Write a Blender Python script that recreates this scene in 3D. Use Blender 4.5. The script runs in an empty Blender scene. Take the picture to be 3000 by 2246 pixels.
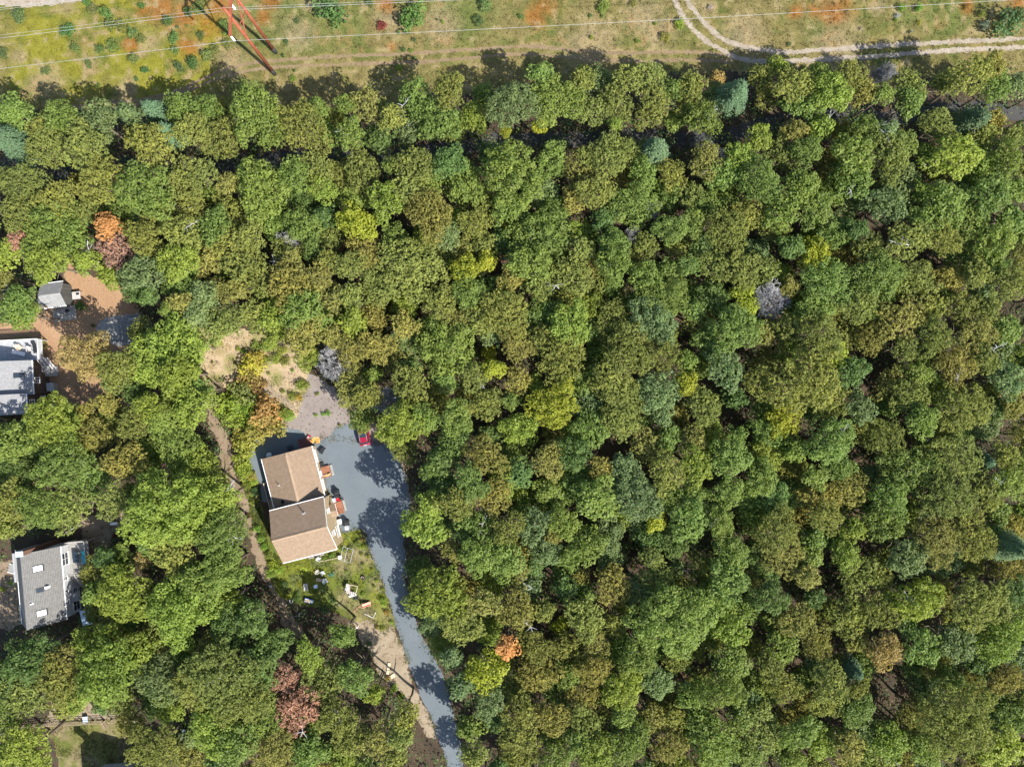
import bpy, math, random
import numpy as np
from mathutils import Vector, Matrix

# ------------------------------------------------------------------ camera, sky, sun, exposure
scene = bpy.context.scene
C = scene.collection
CAM_H, FPX = 115.0, 2070.0            # height above ground (m), focal length in photo pixels (3000 wide)
cam_data = bpy.data.cameras.new('camera'); cam = bpy.data.objects.new('camera', cam_data); C.objects.link(cam)
cam.location = (0, 0, CAM_H)          # looks straight down, top of frame is +Y
cam_data.sensor_fit = 'HORIZONTAL'; cam_data.sensor_width = 36.0
cam_data.lens = 36.0 * FPX / 3000.0
cam_data.clip_start = 0.5; cam_data.clip_end = 2000.0
scene.camera = cam

SUN_EL = math.radians(43.5)
SUN_DIR = Vector((0.755 * math.cos(SUN_EL), -0.656 * math.cos(SUN_EL), math.sin(SUN_EL))).normalized()
world = bpy.data.worlds.new('World'); scene.world = world; world.use_nodes = True
wn = world.node_tree.nodes; wl = world.node_tree.links
sky = wn.new('ShaderNodeTexSky'); sky.sky_type = 'NISHITA'; sky.sun_disc = False
sky.sun_elevation = SUN_EL; sky.sun_rotation = math.atan2(SUN_DIR.x, SUN_DIR.y)
wl.new(sky.outputs['Color'], wn['Background'].inputs['Color'])
wn['Background'].inputs['Strength'].default_value = 0.11
sun_data = bpy.data.lights.new('sun', 'SUN'); sun_data.energy = 4.6; sun_data.angle = math.radians(0.55)
sun_data.color = (1.0, 0.955, 0.87)
sun = bpy.data.objects.new('sun', sun_data); C.objects.link(sun)
sun.rotation_euler = SUN_DIR.to_track_quat('Z', 'Y').to_euler(); sun.location = SUN_DIR * 200
vs = scene.view_settings
vs.view_transform = 'Standard'; vs.look = 'None'; vs.exposure = 1.22; vs.gamma = 1.0; vs.use_curve_mapping = False
scene.cycles.max_bounces = 6; scene.cycles.diffuse_bounces = 3; scene.cycles.transmission_bounces = 3

random.seed(7)
RNG = np.random.default_rng(11)

# ------------------------------------------------------------------ measuring helpers
def W(px, py, h=0.0):
    """photo pixel (3000x2246) of a point at height h -> world x, y"""
    k = (CAM_H - h) / FPX
    return ((px - 1500.0) * k, -(py - 1123.0) * k)
ZA, ZB, ZC = (0, 0, 2.208), (1000, 0, 2.208), (2000, 0, 2.208)
ZD, ZE = (1000, 750, 2.208), (2000, 750, 2.208)
ZF, ZG = (1200, 1496, 2.208), (2000, 1496, 2.208)
ZH, ZI = (0, 1246, 1.656), (0, 650, 2.208)
Z1, Z2, Z3 = (700, 1200, 3.3127), (0, 760, 3.3125), (0, 1500, 4.14)
Z4, Z5, Z6 = (750, 1580, 2.487), (550, 980, 3.687), (0, 1950, 3.687)
Z7, Z8, Z9 = (450, 0, 4.424), (1900, 0, 2.011), (830, 1620, 4.3276)
Z10, Z11, Z12 = (880, 1400, 4.76), (750, 1240, 4.76), (0, 960, 3.524)
Z13, Z14 = (160, 1530, 3.526), (90, 810, 3.4378)
ZP = (0, 0, 1.0)
def px_of(z, u, v): return (z[0] + u / z[2], z[1] + v / z[2])
def at(z, u, v, h=0.0): return W(*px_of(z, u, v), h)
def poly(z, pts, h=0.0): return [at(z, u, v, h) for u, v in pts]

# ------------------------------------------------------------------ noise / polygons (numpy)
def vnoise(x, y, scale, seed):
    r = np.random.default_rng(seed); g = r.random((256, 256))
    X, Y = x / scale + 71.3, y / scale + 33.7
    xi, yi = np.floor(X).astype(int), np.floor(Y).astype(int); fx, fy = X - xi, Y - yi
    fx, fy = fx * fx * (3 - 2 * fx), fy * fy * (3 - 2 * fy)
    a, b = g[xi % 256, yi % 256], g[(xi + 1) % 256, yi % 256]; c, d = g[xi % 256, (yi + 1) % 256], g[(xi + 1) % 256, (yi + 1) % 256]
    return (a * (1 - fx) + b * fx) * (1 - fy) + (c * (1 - fx) + d * fx) * fy
def sdist(x, y, pts):
    """signed distance to a polygon, positive inside"""
    d = np.full(x.shape, 1e9); ins = np.zeros(x.shape, bool); n = len(pts)
    for i in range(n):
        (x0, y0), (x1, y1) = pts[i], pts[(i + 1) % n]
        ex, ey = x1 - x0, y1 - y0; L = ex * ex + ey * ey + 1e-12
        t = np.clip(((x - x0) * ex + (y - y0) * ey) / L, 0, 1)
        d = np.minimum(d, np.hypot(x - x0 - t * ex, y - y0 - t * ey))
        if abs(y1 - y0) > 1e-12:
            c = ((y0 > y) != (y1 > y)) & (x < (x1 - x0) * (y - y0) / (y1 - y0) + x0); ins ^= c
    return np.where(ins, d, -d)
def ldist(x, y, pts):
    d = np.full(x.shape, 1e9)
    for (x0, y0), (x1, y1) in zip(pts[:-1], pts[1:]):
        ex, ey = x1 - x0, y1 - y0; L = ex * ex + ey * ey + 1e-12
        t = np.clip(((x - x0) * ex + (y - y0) * ey) / L, 0, 1)
        d = np.minimum(d, np.hypot(x - x0 - t * ex, y - y0 - t * ey))
    return d
def smooth_line(pts, n=6):
    out = []
    P = [pts[0]] + list(pts) + [pts[-1]]
    for i in range(1, len(P) - 2):
        for k in range(n):
            t = k / n; r = []
            for c in (0, 1):
                p0, p1, p2, p3 = P[i-1][c], P[i][c], P[i+1][c], P[i+2][c]
                r.append(.5 * (2*p1 + (p2-p0)*t + (2*p0-5*p1+4*p2-p3)*t*t + (3*p1-p0-3*p2+p3)*t**3))
            out.append(tuple(r))
    return out + [pts[-1]]

# ------------------------------------------------------------------ materials
def new_mat(name):
    m = bpy.data.materials.new(name); m.use_nodes = True
    nt = m.node_tree; return m, nt, nt.nodes, nt.links, nt.nodes['Principled BSDF']
def ramp(n, stops):
    r = n.new('ShaderNodeValToRGB'); e = r.color_ramp.elements
    while len(e) < len(stops): e.new(0.5)
    for q, (p, c) in zip(e, stops): q.position = p; q.color = (*c, 1)
    return r
def noise(n, l, vec, scale, detail=6, rough=.6):
    t = n.new('ShaderNodeTexNoise'); t.inputs['Scale'].default_value = scale; t.inputs['Detail'].default_value = detail
    t.inputs['Roughness'].default_value = rough; l.new(vec, t.inputs['Vector']); return t
def mix(n, l, a, b, fac, mode='MIX'):
    x = n.new('ShaderNodeMix'); x.data_type = 'RGBA'; x.blend_type = mode
    for s, v in ((x.inputs[0], fac), (x.inputs[6], a), (x.inputs[7], b)):
        if hasattr(v, 'is_linked') or isinstance(v, bpy.types.NodeSocket): l.new(v, s)
        elif isinstance(v, (int, float)): s.default_value = v
        else: s.default_value = (*v, 1)
    return x.outputs[2]
def speck(name, c1, c2, s1=.6, s2=9., amount=.5, rough=.85, bump=.25, bscale=14., metal=0., spec=.3, c3=None, s3=40., dist=.03):
    """two-tone patchy base colour with fine grain and bump"""
    m, nt, n, l, b = new_mat(name)
    tc = n.new('ShaderNodeTexCoord').outputs['Object']
    a = noise(n, l, tc, s1, 5); f = noise(n, l, tc, s2, 6, .7)
    r = ramp(n, [(.32, c1), (.68, c2)]); l.new(a.outputs['Fac'], r.inputs[0])
    g = ramp(n, [(.25, (1 - amount,) * 3), (.75, (1 + amount,) * 3)]); l.new(f.outputs['Fac'], g.inputs[0])
    col = mix(n, l, r.outputs[0], g.outputs[0], 1.0, 'MULTIPLY')
    if c3:
        k = noise(n, l, tc, s3, 3, .5); rk = ramp(n, [(.56, (0, 0, 0)), (.66, (1, 1, 1))]); l.new(k.outputs['Fac'], rk.inputs[0])
        col = mix(n, l, col, c3, rk.outputs[0])
    l.new(col, b.inputs['Base Color'])
    b.inputs['Roughness'].default_value = rough; b.inputs['Metallic'].default_value = metal; b.inputs['Specular IOR Level'].default_value = spec
    if bump:
        h = noise(n, l, tc, bscale, 6, .7); bp = n.new('ShaderNodeBump'); bp.inputs['Strength'].default_value = bump; bp.inputs['Distance'].default_value = dist
        l.new(h.outputs['Fac'], bp.inputs['Height']); l.new(bp.outputs[0], b.inputs['Normal'])
    return m
def flat(name, c, rough=.5, metal=0., spec=.4, var=.12):
    return speck(name, tuple(x * (1 - var) for x in c), tuple(min(1, x * (1 + var)) for x in c), 1.5, 22., .10, rough, .06, 30., metal, spec)
def vcol_mat(name, s2=5., amount=.45, bump=.7, bscale=7., s3=22., dist=.12):
    """ground cover whose own colour is stored per vertex (kinds of plants and soil), plus grain"""
    m, nt, n, l, b = new_mat(name)
    tc = n.new('ShaderNodeTexCoord').outputs['Object']
    at_ = n.new('ShaderNodeAttribute'); at_.attribute_name = 'Col'
    f = noise(n, l, tc, s2, 7, .75); g = ramp(n, [(.3, (1 - amount,) * 3), (.7, (1 + amount,) * 3)]); l.new(f.outputs['Fac'], g.inputs[0])
    f2 = noise(n, l, tc, s3, 4, .7); g2 = ramp(n, [(.3, (.72, .76, .70)), (.7, (1.28, 1.24, 1.2))]); l.new(f2.outputs['Fac'], g2.inputs[0])
    col = mix(n, l, at_.outputs['Color'], g.outputs[0], 1.0, 'MULTIPLY'); col = mix(n, l, col, g2.outputs[0], 1.0, 'MULTIPLY')
    l.new(col, b.inputs['Base Color']); b.inputs['Roughness'].default_value = .95; b.inputs['Specular IOR Level'].default_value = .1
    h = noise(n, l, tc, bscale, 7, .75); bp = n.new('ShaderNodeBump'); bp.inputs['Strength'].default_value = bump; bp.inputs['Distance'].default_value = dist
    l.new(h.outputs['Fac'], bp.inputs['Height']); l.new(bp.outputs[0], b.inputs['Normal'])
    return m
def shingle_mat(name, c1, c2, axis='x', row=.15, width=.32):
    m, nt, n, l, b = new_mat(name)
    tc = n.new('ShaderNodeTexCoord').outputs['Object']
    sep = n.new('ShaderNodeSeparateXYZ'); l.new(tc, sep.inputs[0]); com = n.new('ShaderNodeCombineXYZ')
    if axis == 'x': l.new(sep.outputs['Y'], com.inputs['X']); l.new(sep.outputs['X'], com.inputs['Y'])
    else: l.new(sep.outputs['X'], com.inputs['X']); l.new(sep.outputs['Y'], com.inputs['Y'])
    br = n.new('ShaderNodeTexBrick'); l.new(com.outputs[0], br.inputs['Vector'])
    br.inputs['Scale'].default_value = 1.; br.inputs['Brick Width'].default_value = width; br.inputs['Row Height'].default_value = row
    br.inputs['Mortar Size'].default_value = .014; br.inputs['Mortar Smooth'].default_value = .3; br.inputs['Bias'].default_value = 0.
    br.inputs['Color1'].default_value = (*c1, 1); br.inputs['Color2'].default_value = (*c2, 1); br.inputs['Mortar'].default_value = (*(x * .55 for x in c1), 1)
    f = noise(n, l, tc, 2.2, 6, .65); g = ramp(n, [(.3, (.86,) * 3), (.7, (1.14,) * 3)]); l.new(f.outputs['Fac'], g.inputs[0])
    f2 = noise(n, l, tc, 30., 3, .7); g2 = ramp(n, [(.3, (.85,) * 3), (.7, (1.15,) * 3)]); l.new(f2.outputs['Fac'], g2.inputs[0])
    col = mix(n, l, br.outputs['Color'], g.outputs[0], 1., 'MULTIPLY'); col = mix(n, l, col, g2.outputs[0], 1., 'MULTIPLY')
    l.new(col, b.inputs['Base Color']); b.inputs['Roughness'].default_value = .9; b.inputs['Specular IOR Level'].default_value = .2
    bp = n.new('ShaderNodeBump'); bp.inputs['Strength'].default_value = .5; bp.inputs['Distance'].default_value = .012
    inv = n.new('ShaderNodeMath'); inv.operation = 'SUBTRACT'; inv.inputs[0].default_value = 1.; l.new(br.outputs['Fac'], inv.inputs[1])
    l.new(inv.outputs[0], bp.inputs['Height']); l.new(bp.outputs[0], b.inputs['Normal'])
    return m
def board_mat(name, c, pitch=.14, axis='X', dark=.5):
    """boards / clapboards: grooves along one object axis"""
    m, nt, n, l, b = new_mat(name)
    tc = n.new('ShaderNodeTexCoord').outputs['Object']; sep = n.new('ShaderNodeSeparateXYZ'); l.new(tc, sep.inputs[0])
    q = n.new('ShaderNodeMath'); q.operation = 'DIVIDE'; q.inputs[1].default_value = pitch; l.new(sep.outputs[axis], q.inputs[0])
    fr = n.new('ShaderNodeMath'); fr.operation = 'FRACT'; l.new(q.outputs[0], fr.inputs[0])
    r = ramp(n, [(0., (dark,) * 3), (.1, (1, 1, 1)), (.92, (.95,) * 3), (1., (dark,) * 3)]); l.new(fr.outputs[0], r.inputs[0])
    fl = n.new('ShaderNodeMath'); fl.operation = 'FLOOR'; l.new(q.outputs[0], fl.inputs[0])
    wnz = n.new('ShaderNodeTexWhiteNoise'); wnz.noise_dimensions = '1D'; l.new(fl.outputs[0], wnz.inputs['W'])
    g0 = ramp(n, [(0., (.82,) * 3), (1., (1.15,) * 3)]); l.new(wnz.outputs['Value'], g0.inputs[0])
    f = noise(n, l, tc, 3., 6, .7); g = ramp(n, [(.3, (.85,) * 3), (.7, (1.15,) * 3)]); l.new(f.outputs['Fac'], g.inputs[0])
    col = mix(n, l, r.outputs[0], g.outputs[0], 1., 'MULTIPLY'); col = mix(n, l, col, g0.outputs[0], 1., 'MULTIPLY'); col = mix(n, l, col, c, 1., 'MULTIPLY')
    l.new(col, b.inputs['Base Color']); b.inputs['Roughness'].default_value = .75; b.inputs['Specular IOR Level'].default_value = .25
    bp = n.new('ShaderNodeBump'); bp.inputs['Strength'].default_value = .35; bp.inputs['Distance'].default_value = .01
    l.new(r.outputs[0], bp.inputs['Height']); l.new(bp.outputs[0], b.inputs['Normal'])
    return m
def leaf_mat(name, trans=.42, rough=.5, spec=.35):
    m, nt, n, l, b = new_mat(name)
    oi = n.new('ShaderNodeObjectInfo'); a = n.new('ShaderNodeAttribute'); a.attribute_name = 'var'
    g = ramp(n, [(0., (.62, .64, .66)), (.5, (1., 1., 1.)), (1., (1.45, 1.36, 1.15))]); l.new(a.outputs['Fac'], g.inputs[0])
    col = mix(n, l, oi.outputs['Color'], g.outputs[0], 1., 'MULTIPLY')
    l.new(col, b.inputs['Base Color']); b.inputs['Roughness'].default_value = rough; b.inputs['Specular IOR Level'].default_value = spec
    tr = n.new('ShaderNodeBsdfTranslucent'); tcol = mix(n, l, col, (1.25, 1.35, .55), 1., 'MULTIPLY'); l.new(tcol, tr.inputs['Color'])
    ms = n.new('ShaderNodeMixShader'); ms.inputs[0].default_value = trans
    l.new(b.outputs[0], ms.inputs[1]); l.new(tr.outputs[0], ms.inputs[2]); l.new(ms.outputs[0], n['Material Output'].inputs['Surface'])
    return m
def glass_mat(name, c=(.02, .03, .04), rough=.08):
    m, nt, n, l, b = new_mat(name)
    b.inputs['Base Color'].default_value = (*c, 1); b.inputs['Roughness'].default_value = rough; b.inputs['Specular IOR Level'].default_value = .8
    tc = n.new('ShaderNodeTexCoord').outputs['Object']; h = noise(n, l, tc, .8, 2); bp = n.new('ShaderNodeBump'); bp.inputs['Strength'].default_value = .05
    l.new(h.outputs['Fac'], bp.inputs['Height']); l.new(bp.outputs[0], b.inputs['Normal'])
    return m

MT = {}
G = .60
def sc(c, k=G): return tuple(x * k for x in c)
MT['leaf'] = leaf_mat('leaf', .40, .55, .18); MT['needle'] = leaf_mat('needle', .3, .65, .15)
MT['bark'] = speck('bark', (.10, .075, .055), (.16, .13, .10), 3., 20., .3, .95, .6, 18.)
MT['deadwood'] = speck('weathered_dead_wood', (.30, .295, .30), (.40, .395, .395), 3., 20., .15, .9, .3)
MT['floor'] = speck('leaf_litter', (.035, .026, .017), (.075, .048, .031), .35, 5., .55, .95, .8, 9., c3=(.035, .055, .02), s3=1.3, dist=.1)
MT['meadow'] = vcol_mat('meadow_cover'); MT['lawn'] = vcol_mat('lawn_cover', 4., .35, .5, 9., 26., .06)
MT['sand'] = speck('pale_sand', (0.209, 0.162, 0.110), (0.272, 0.220, 0.157), .5, 6., .28, .95, .6, 8., c3=(0.125, 0.099, 0.063), s3=1.6, dist=.06)
MT['dirt'] = speck('dry_dirt', (0.157, 0.113, 0.073), (0.230, 0.173, 0.121), .5, 5., .35, .95, .6, 8., c3=(0.068, 0.063, 0.026), s3=1.4, dist=.07)
MT['rut'] = speck('dry_wheel_rut', (0.157, 0.110, 0.063), (0.209, 0.151, 0.089), .6, 8., .3, .95, .5, 12., c3=(0.104, 0.089, 0.036), s3=2.5)
MT['whiterut'] = speck('white_gravel_rut', (.22, .18, .135), (.31, .265, .215), .8, 12., .35, .9, .6, 16., c3=(.15, .125, .06), s3=3.2)
MT['gravel'] = speck('pinkish_gravel', (0.177, 0.149, 0.133), (0.220, 0.188, 0.170), .4, 10., .32, .9, .7, 18., c3=(0.131, 0.104, 0.086), s3=2.2)
MT['drive'] = speck('blue_grey_crushed_stone', (.098, .118, .134), (.122, .142, .157), .18, 16., .30, .88, .4, 26., c3=(.110, .128, .140), s3=1.1)
MT['mulch'] = speck('wood_chip_mulch', (0.272, 0.162, 0.089), (0.313, 0.199, 0.118), .4, 7., .34, .95, .8, 11., c3=(0.177, 0.104, 0.058), s3=5., dist=.06)
MT['lane'] = speck('shade_darkened_lane', (.035, .038, .042), (.055, .052, .050), .4, 6., .4, .9, .5, 10., c3=(.06, .045, .03), s3=1.2)  # lane surface colour darkened to stand in for the deep tree shade
MT['roof_tan_x'] = shingle_mat('tan_shingles', (0.221, 0.158, 0.108), (0.255, 0.185, 0.130), 'x')
MT['roof_tan_y'] = shingle_mat('tan_shingles_cross', (0.221, 0.158, 0.108), (0.255, 0.185, 0.130), 'y')
MT['roof_grey_x'] = shingle_mat('grey_shingles', (0.139, 0.135, 0.130), (0.172, 0.168, 0.163), 'x')
MT['roof_pale_x'] = shingle_mat('pale_grey_shingles', (0.221, 0.221, 0.228), (0.261, 0.261, 0.266), 'x')
MT['roof_pale_y'] = shingle_mat('pale_grey_shingles_cross', (0.221, 0.221, 0.228), (0.261, 0.261, 0.266), 'y')
MT['ridge'] = flat('ridge_vent', (0.255, 0.183, 0.122), .9)
MT['siding_tan'] = board_mat('tan_clapboard', (0.366, 0.283, 0.177), .12, 'Z', .86)
MT['siding_white'] = board_mat('white_clapboard', (0.410, 0.416, 0.432), .12, 'Z', .82)
MT['siding_brown'] = board_mat('weathered_brown_shingle_wall', (0.095, 0.069, 0.056), .14, 'Z', .6)
MT['siding_grey'] = board_mat('grey_board_wall', (0.077, 0.076, 0.072), .2, 'Y', .6)
MT['white'] = flat('white_paint', (.80, .80, .79), .5); MT['trim'] = flat('white_trim', (.74, .74, .73), .5)
MT['glass'] = glass_mat('window_glass'); MT['skylight'] = flat('white_skylight_dome', (.80, .81, .83), .3)
MT['deck_red'] = board_mat('red_stained_deck', (0.221, 0.095, 0.050), .14, 'Y', .55); MT['deck_grey'] = board_mat('weathered_grey_deck', (0.233, 0.221, 0.205), .14, 'Y', .6)
MT['deck_blue'] = board_mat('blue_grey_deck', (0.200, 0.205, 0.216), .14, 'X', .6)
MT['wood'] = flat('weathered_wood', (.36, .28, .20), .85); MT['palewood'] = flat('pale_wood', (.52, .42, .30), .8)
MT['greywood'] = flat('grey_wood', (.38, .36, .34), .85); MT['log'] = flat('cut_log', (.48, .33, .17), .85)
MT['concrete'] = speck('concrete', (0.220, 0.214, 0.203), (0.272, 0.267, 0.256), 1., 8., .15, .9, .3)
MT['paver'] = speck('grey_paver', (0.177, 0.177, 0.183), (0.230, 0.230, 0.235), 1.2, 6., .3, .85, .5, 10., c3=(0.115, 0.115, 0.121), s3=3.)
MT['black'] = flat('black_plastic', (.018, .019, .021), .45); MT['darkmetal'] = flat('dark_metal', (.05, .05, .055), .45, .6)
MT['metal'] = flat('galvanised_metal', (.50, .51, .52), .4, .7); MT['rubber'] = flat('rubber', (.025, .025, .027), .8)
MT['corten'] = speck('weathering_steel', (0.209, 0.055, 0.026), (0.261, 0.076, 0.040), .8, 9., .2, .75, .2, 20., .0, .3)
MT['red'] = flat('red_paint', (.50, .02, .03), .35); MT['carred'] = None
MT['orangeboard'] = flat('orange_plywood', (.62, .29, .07), .8); MT['salmon'] = flat('salmon_plastic', (.66, .27, .20), .5)
MT['turq'] = flat('turquoise_plastic', (.03, .50, .56), .45); MT['teal'] = flat('teal_paint', (.03, .30, .32), .4)
MT['blue'] = flat('blue_tarp', (.02, .14, .55), .5); MT['bluewhite'] = flat('pale_blue_plastic', (.50, .62, .74), .5)
MT['lightgrey'] = flat('light_grey_plastic', (.36, .38, .40), .5); MT['brick'] = speck('brick', (.13, .065, .045), (.18, .10, .072), 3., 9., .25, .9, .4, 12.)
MT['hose'] = flat('green_hose', (.35, .48, .06), .5); MT['ceramic'] = flat('white_insulator', (.80, .80, .80), .3)
MT['wire'] = flat('aluminium_wire', (.34, .36, .36), .5, .2); MT['flower'] = flat('pink_flower', (.60, .08, .35), .6)
m, nt, n, l, b = new_mat('red_car_paint'); b.inputs['Base Color'].default_value = (.30, .008, .03, 1); b.inputs['Roughness'].default_value = .3; b.inputs['Metallic'].default_value = .3
b.inputs['Coat Weight'].default_value = .6; b.inputs['Coat Roughness'].default_value = .1
tc = n.new('ShaderNodeTexCoord').outputs['Object']; q = noise(n, l, tc, 6., 3); rr = ramp(n, [(.3, (.27, .007, .026)), (.7, (.33, .010, .036))]); l.new(q.outputs['Fac'], rr.inputs[0]); l.new(rr.outputs[0], b.inputs['Base Color'])
MT['carred'] = m

# ------------------------------------------------------------------ mesh and object helpers
class MB:
    def __init__(s): s.v = []; s.f = []
    def _a(s, vs, fs):
        o = len(s.v); s.v += [tuple(p) for p in vs]; s.f += [tuple(i + o for i in f) for f in fs]; return s
    def box(s, x0, x1, y0, y1, z0, z1, m=None, taper=0., bev=0.):
        t = taper
        if bev:
            e = bev; vs = []
            for z, i in ((z0, e), (z0 + e, 0), (z1 - e, 0), (z1, e)):
                vs += [(x0 + i, y0 + i + (0 if i else e), z), (x0 + i + (0 if i else e), y0 + i, z), (x1 - i - (0 if i else e), y0 + i, z), (x1 - i, y0 + i + (0 if i else e), z),
                       (x1 - i, y1 - i - (0 if i else e), z), (x1 - i - (0 if i else e), y1 - i, z), (x0 + i + (0 if i else e), y1 - i, z), (x0 + i, y1 - i - (0 if i else e), z)]
            fs = [tuple(range(7, -1, -1)), tuple(range(24, 32))]
            for k in range(3):
                for j in range(8): fs.append((k*8 + j, k*8 + (j+1) % 8, k*8 + 8 + (j+1) % 8, k*8 + 8 + j))
        else:
            vs = [(x0, y0, z0), (x1, y0, z0), (x1, y1, z0), (x0, y1, z0), (x0 + t, y0 + t, z1), (x1 - t, y0 + t, z1), (x1 - t, y1 - t, z1), (x0 + t, y1 - t, z1)]
            fs = [(3, 2, 1, 0), (4, 5, 6, 7), (0, 1, 5, 4), (1, 2, 6, 5), (2, 3, 7, 6), (3, 0, 4, 7)]
        if m is not None: vs = [m @ Vector(p) for p in vs]
        return s._a(vs, fs)
    def beam(s, p, q, w, h):
        """rectangular bar between two points"""
        p, q = Vector(p), Vector(q); d = (q - p); L = d.length; d.normalize()
        up = Vector((0, 0, 1)) if abs(d.z) < .9 else Vector((1, 0, 0)); x = d.cross(up).normalized(); y = x.cross(d).normalized()
        vs = []
        for e in (p, q):
            for a, b_ in ((-1, -1), (1, -1), (1, 1), (-1, 1)): vs.append(e + x * a * w / 2 + y * b_ * h / 2)
        return s._a(vs, [(0, 1, 2, 3), (7, 6, 5, 4), (0, 4, 5, 1), (1, 5, 6, 2), (2, 6, 7, 3), (3, 7, 4, 0)])
    def tube(s, p, q, r0, r1=None, n=8, cap=True):
        r1 = r0 if r1 is None else r1
        p, q = Vector(p), Vector(q); d = (q - p).normalized()
        up = Vector((0, 0, 1)) if abs(d.z) < .9 else Vector((1, 0, 0)); x = d.cross(up).normalized(); y = d.cross(x)
        vs = []
        for e, r in ((p, r0), (q, r1)):
            for k in range(n): a = 2 * math.pi * k / n; vs.append(e + x * math.cos(a) * r + y * math.sin(a) * r)
        fs = [(k, (k + 1) % n, n + (k + 1) % n, n + k) for k in range(n)]
        if cap: fs += [tuple(range(n - 1, -1, -1)), tuple(range(n, 2 * n))]
        return s._a(vs, fs)
    def path(s, pts, r, n=6):
        for a, b_ in zip(pts[:-1], pts[1:]): s.tube(a, b_, r, r, n)
        return s
    def lathe(s, prof, c=(0, 0, 0), n=16):
        vs = [(c[0] + r * math.cos(2*math.pi*k/n), c[1] + r * math.sin(2*math.pi*k/n), c[2] + z) for r, z in prof for k in range(n)]
        fs = [(i*n + k, i*n + (k+1) % n, (i+1)*n + (k+1) % n, (i+1)*n + k) for i in range(len(prof) - 1) for k in range(n)]
        return s._a(vs, fs + [tuple(range(n - 1, -1, -1)), tuple(range((len(prof) - 1) * n, len(prof) * n))])
    def torus(s, c, R, r, axis='z', n=18, k=6, tilt=None):
        vs = []
        for i in range(n):
            a = 2*math.pi*i/n
            for j in range(k):
                b_ = 2*math.pi*j/k; rr = R + r*math.cos(b_); p = (rr*math.cos(a), rr*math.sin(a), r*math.sin(b_))
                if axis == 'x': p = (p[2], p[0], p[1])
                if axis == 'y': p = (p[0], p[2], p[1])
                if tilt is not None: p = tilt @ Vector(p)
                vs.append((c[0] + p[0], c[1] + p[1], c[2] + p[2]))
        return s._a(vs, [(i*k + j, ((i+1) % n)*k + j, ((i+1) % n)*k + (j+1) % k, i*k + (j+1) % k) for i in range(n) for j in range(k)])
    def prism(s, pts, axis, a0, a1):
        """outline (2-D) extruded along x, y or z"""
        n = len(pts)
        def P(p, t): return {'x': (t, p[0], p[1]), 'y': (p[0], t, p[1]), 'z': (p[0], p[1], t)}[axis]
        vs = [P(p, a0) for p in pts] + [P(p, a1) for p in pts]
        return s._a(vs, [tuple(range(n - 1, -1, -1)), tuple(range(n, 2*n))] + [(k, (k+1) % n, n + (k+1) % n, n + k) for k in range(n)])
    def slab(s, cs, th):
        """4 top corners, thickness downwards"""
        vs = [Vector(c) for c in cs] + [Vector(c) - Vector((0, 0, th)) for c in cs]
        return s._a(vs, [(0, 1, 2, 3), (7, 6, 5, 4), (0, 4, 5, 1), (1, 5, 6, 2), (2, 6, 7, 3), (3, 7, 4, 0)])
    def mesh(s, name, mat, smooth=False):
        me = bpy.data.meshes.new(name); me.from_pydata(s.v, [], s.f); me.materials.append(mat)
        if smooth: me.polygons.foreach_set('use_smooth', [True] * len(me.polygons))
        import bmesh as bmm
        bm = bmm.new(); bm.from_mesh(me); bmm.ops.recalc_face_normals(bm, faces=bm.faces); bm.to_mesh(me); bm.free()
        return me
    def build(s, name, mat, parent=None, smooth=False):
        o = bpy.data.objects.new(name, s.mesh(name, mat, smooth)); C.objects.link(o); o.parent = parent; return o
def tag(o, label, cat, group=None, kind=None):
    o['label'] = label; o['category'] = cat
    if group: o['group'] = group
    if kind: o['kind'] = kind
    return o
def thing(name, label, cat, loc=(0, 0, 0), rz=0., group=None):
    o = bpy.data.objects.new(name, None); C.objects.link(o); o.empty_display_size = .3
    o.location = (loc[0], loc[1], loc[2] if len(loc) > 2 else 0.); o.rotation_euler = (0, 0, rz)
    return tag(o, label, cat, group)
def np_mesh(name, verts, faces, mat, attrs=None, smooth=False):
    """fast mesh from arrays; attrs: name -> (type, domain, flat array)"""
    me = bpy.data.meshes.new(name); k = faces.shape[1]
    me.vertices.add(len(verts)); me.vertices.foreach_set('co', np.asarray(verts, np.float32).ravel())
    me.loops.add(faces.size); me.loops.foreach_set('vertex_index', faces.astype(np.int32).ravel())
    me.polygons.add(len(faces)); me.polygons.foreach_set('loop_start', np.arange(0, faces.size, k, dtype=np.int32))
    me.materials.append(mat)
    for nm, (ty, dom, data) in (attrs or {}).items():
        a = me.attributes.new(nm, ty, dom); a.data.foreach_set('color' if ty == 'FLOAT_COLOR' else 'value', np.asarray(data, np.float32).ravel())
    me.update(calc_edges=True); return me
def dup(o, parent=None):
    c = o.copy(); C.objects.link(c); c.parent = parent
    for ch in o.children: dup(ch, c)
    return c

# ------------------------------------------------------------------ ground
def struct(o): o['kind'] = 'structure'; return o
g = MB(); g._a([(-700, -700, 0), (700, -700, 0), (700, 700, 0), (-700, 700, 0)], [(0, 1, 2, 3)])
struct(g.build('ground', MT['floor']))

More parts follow.
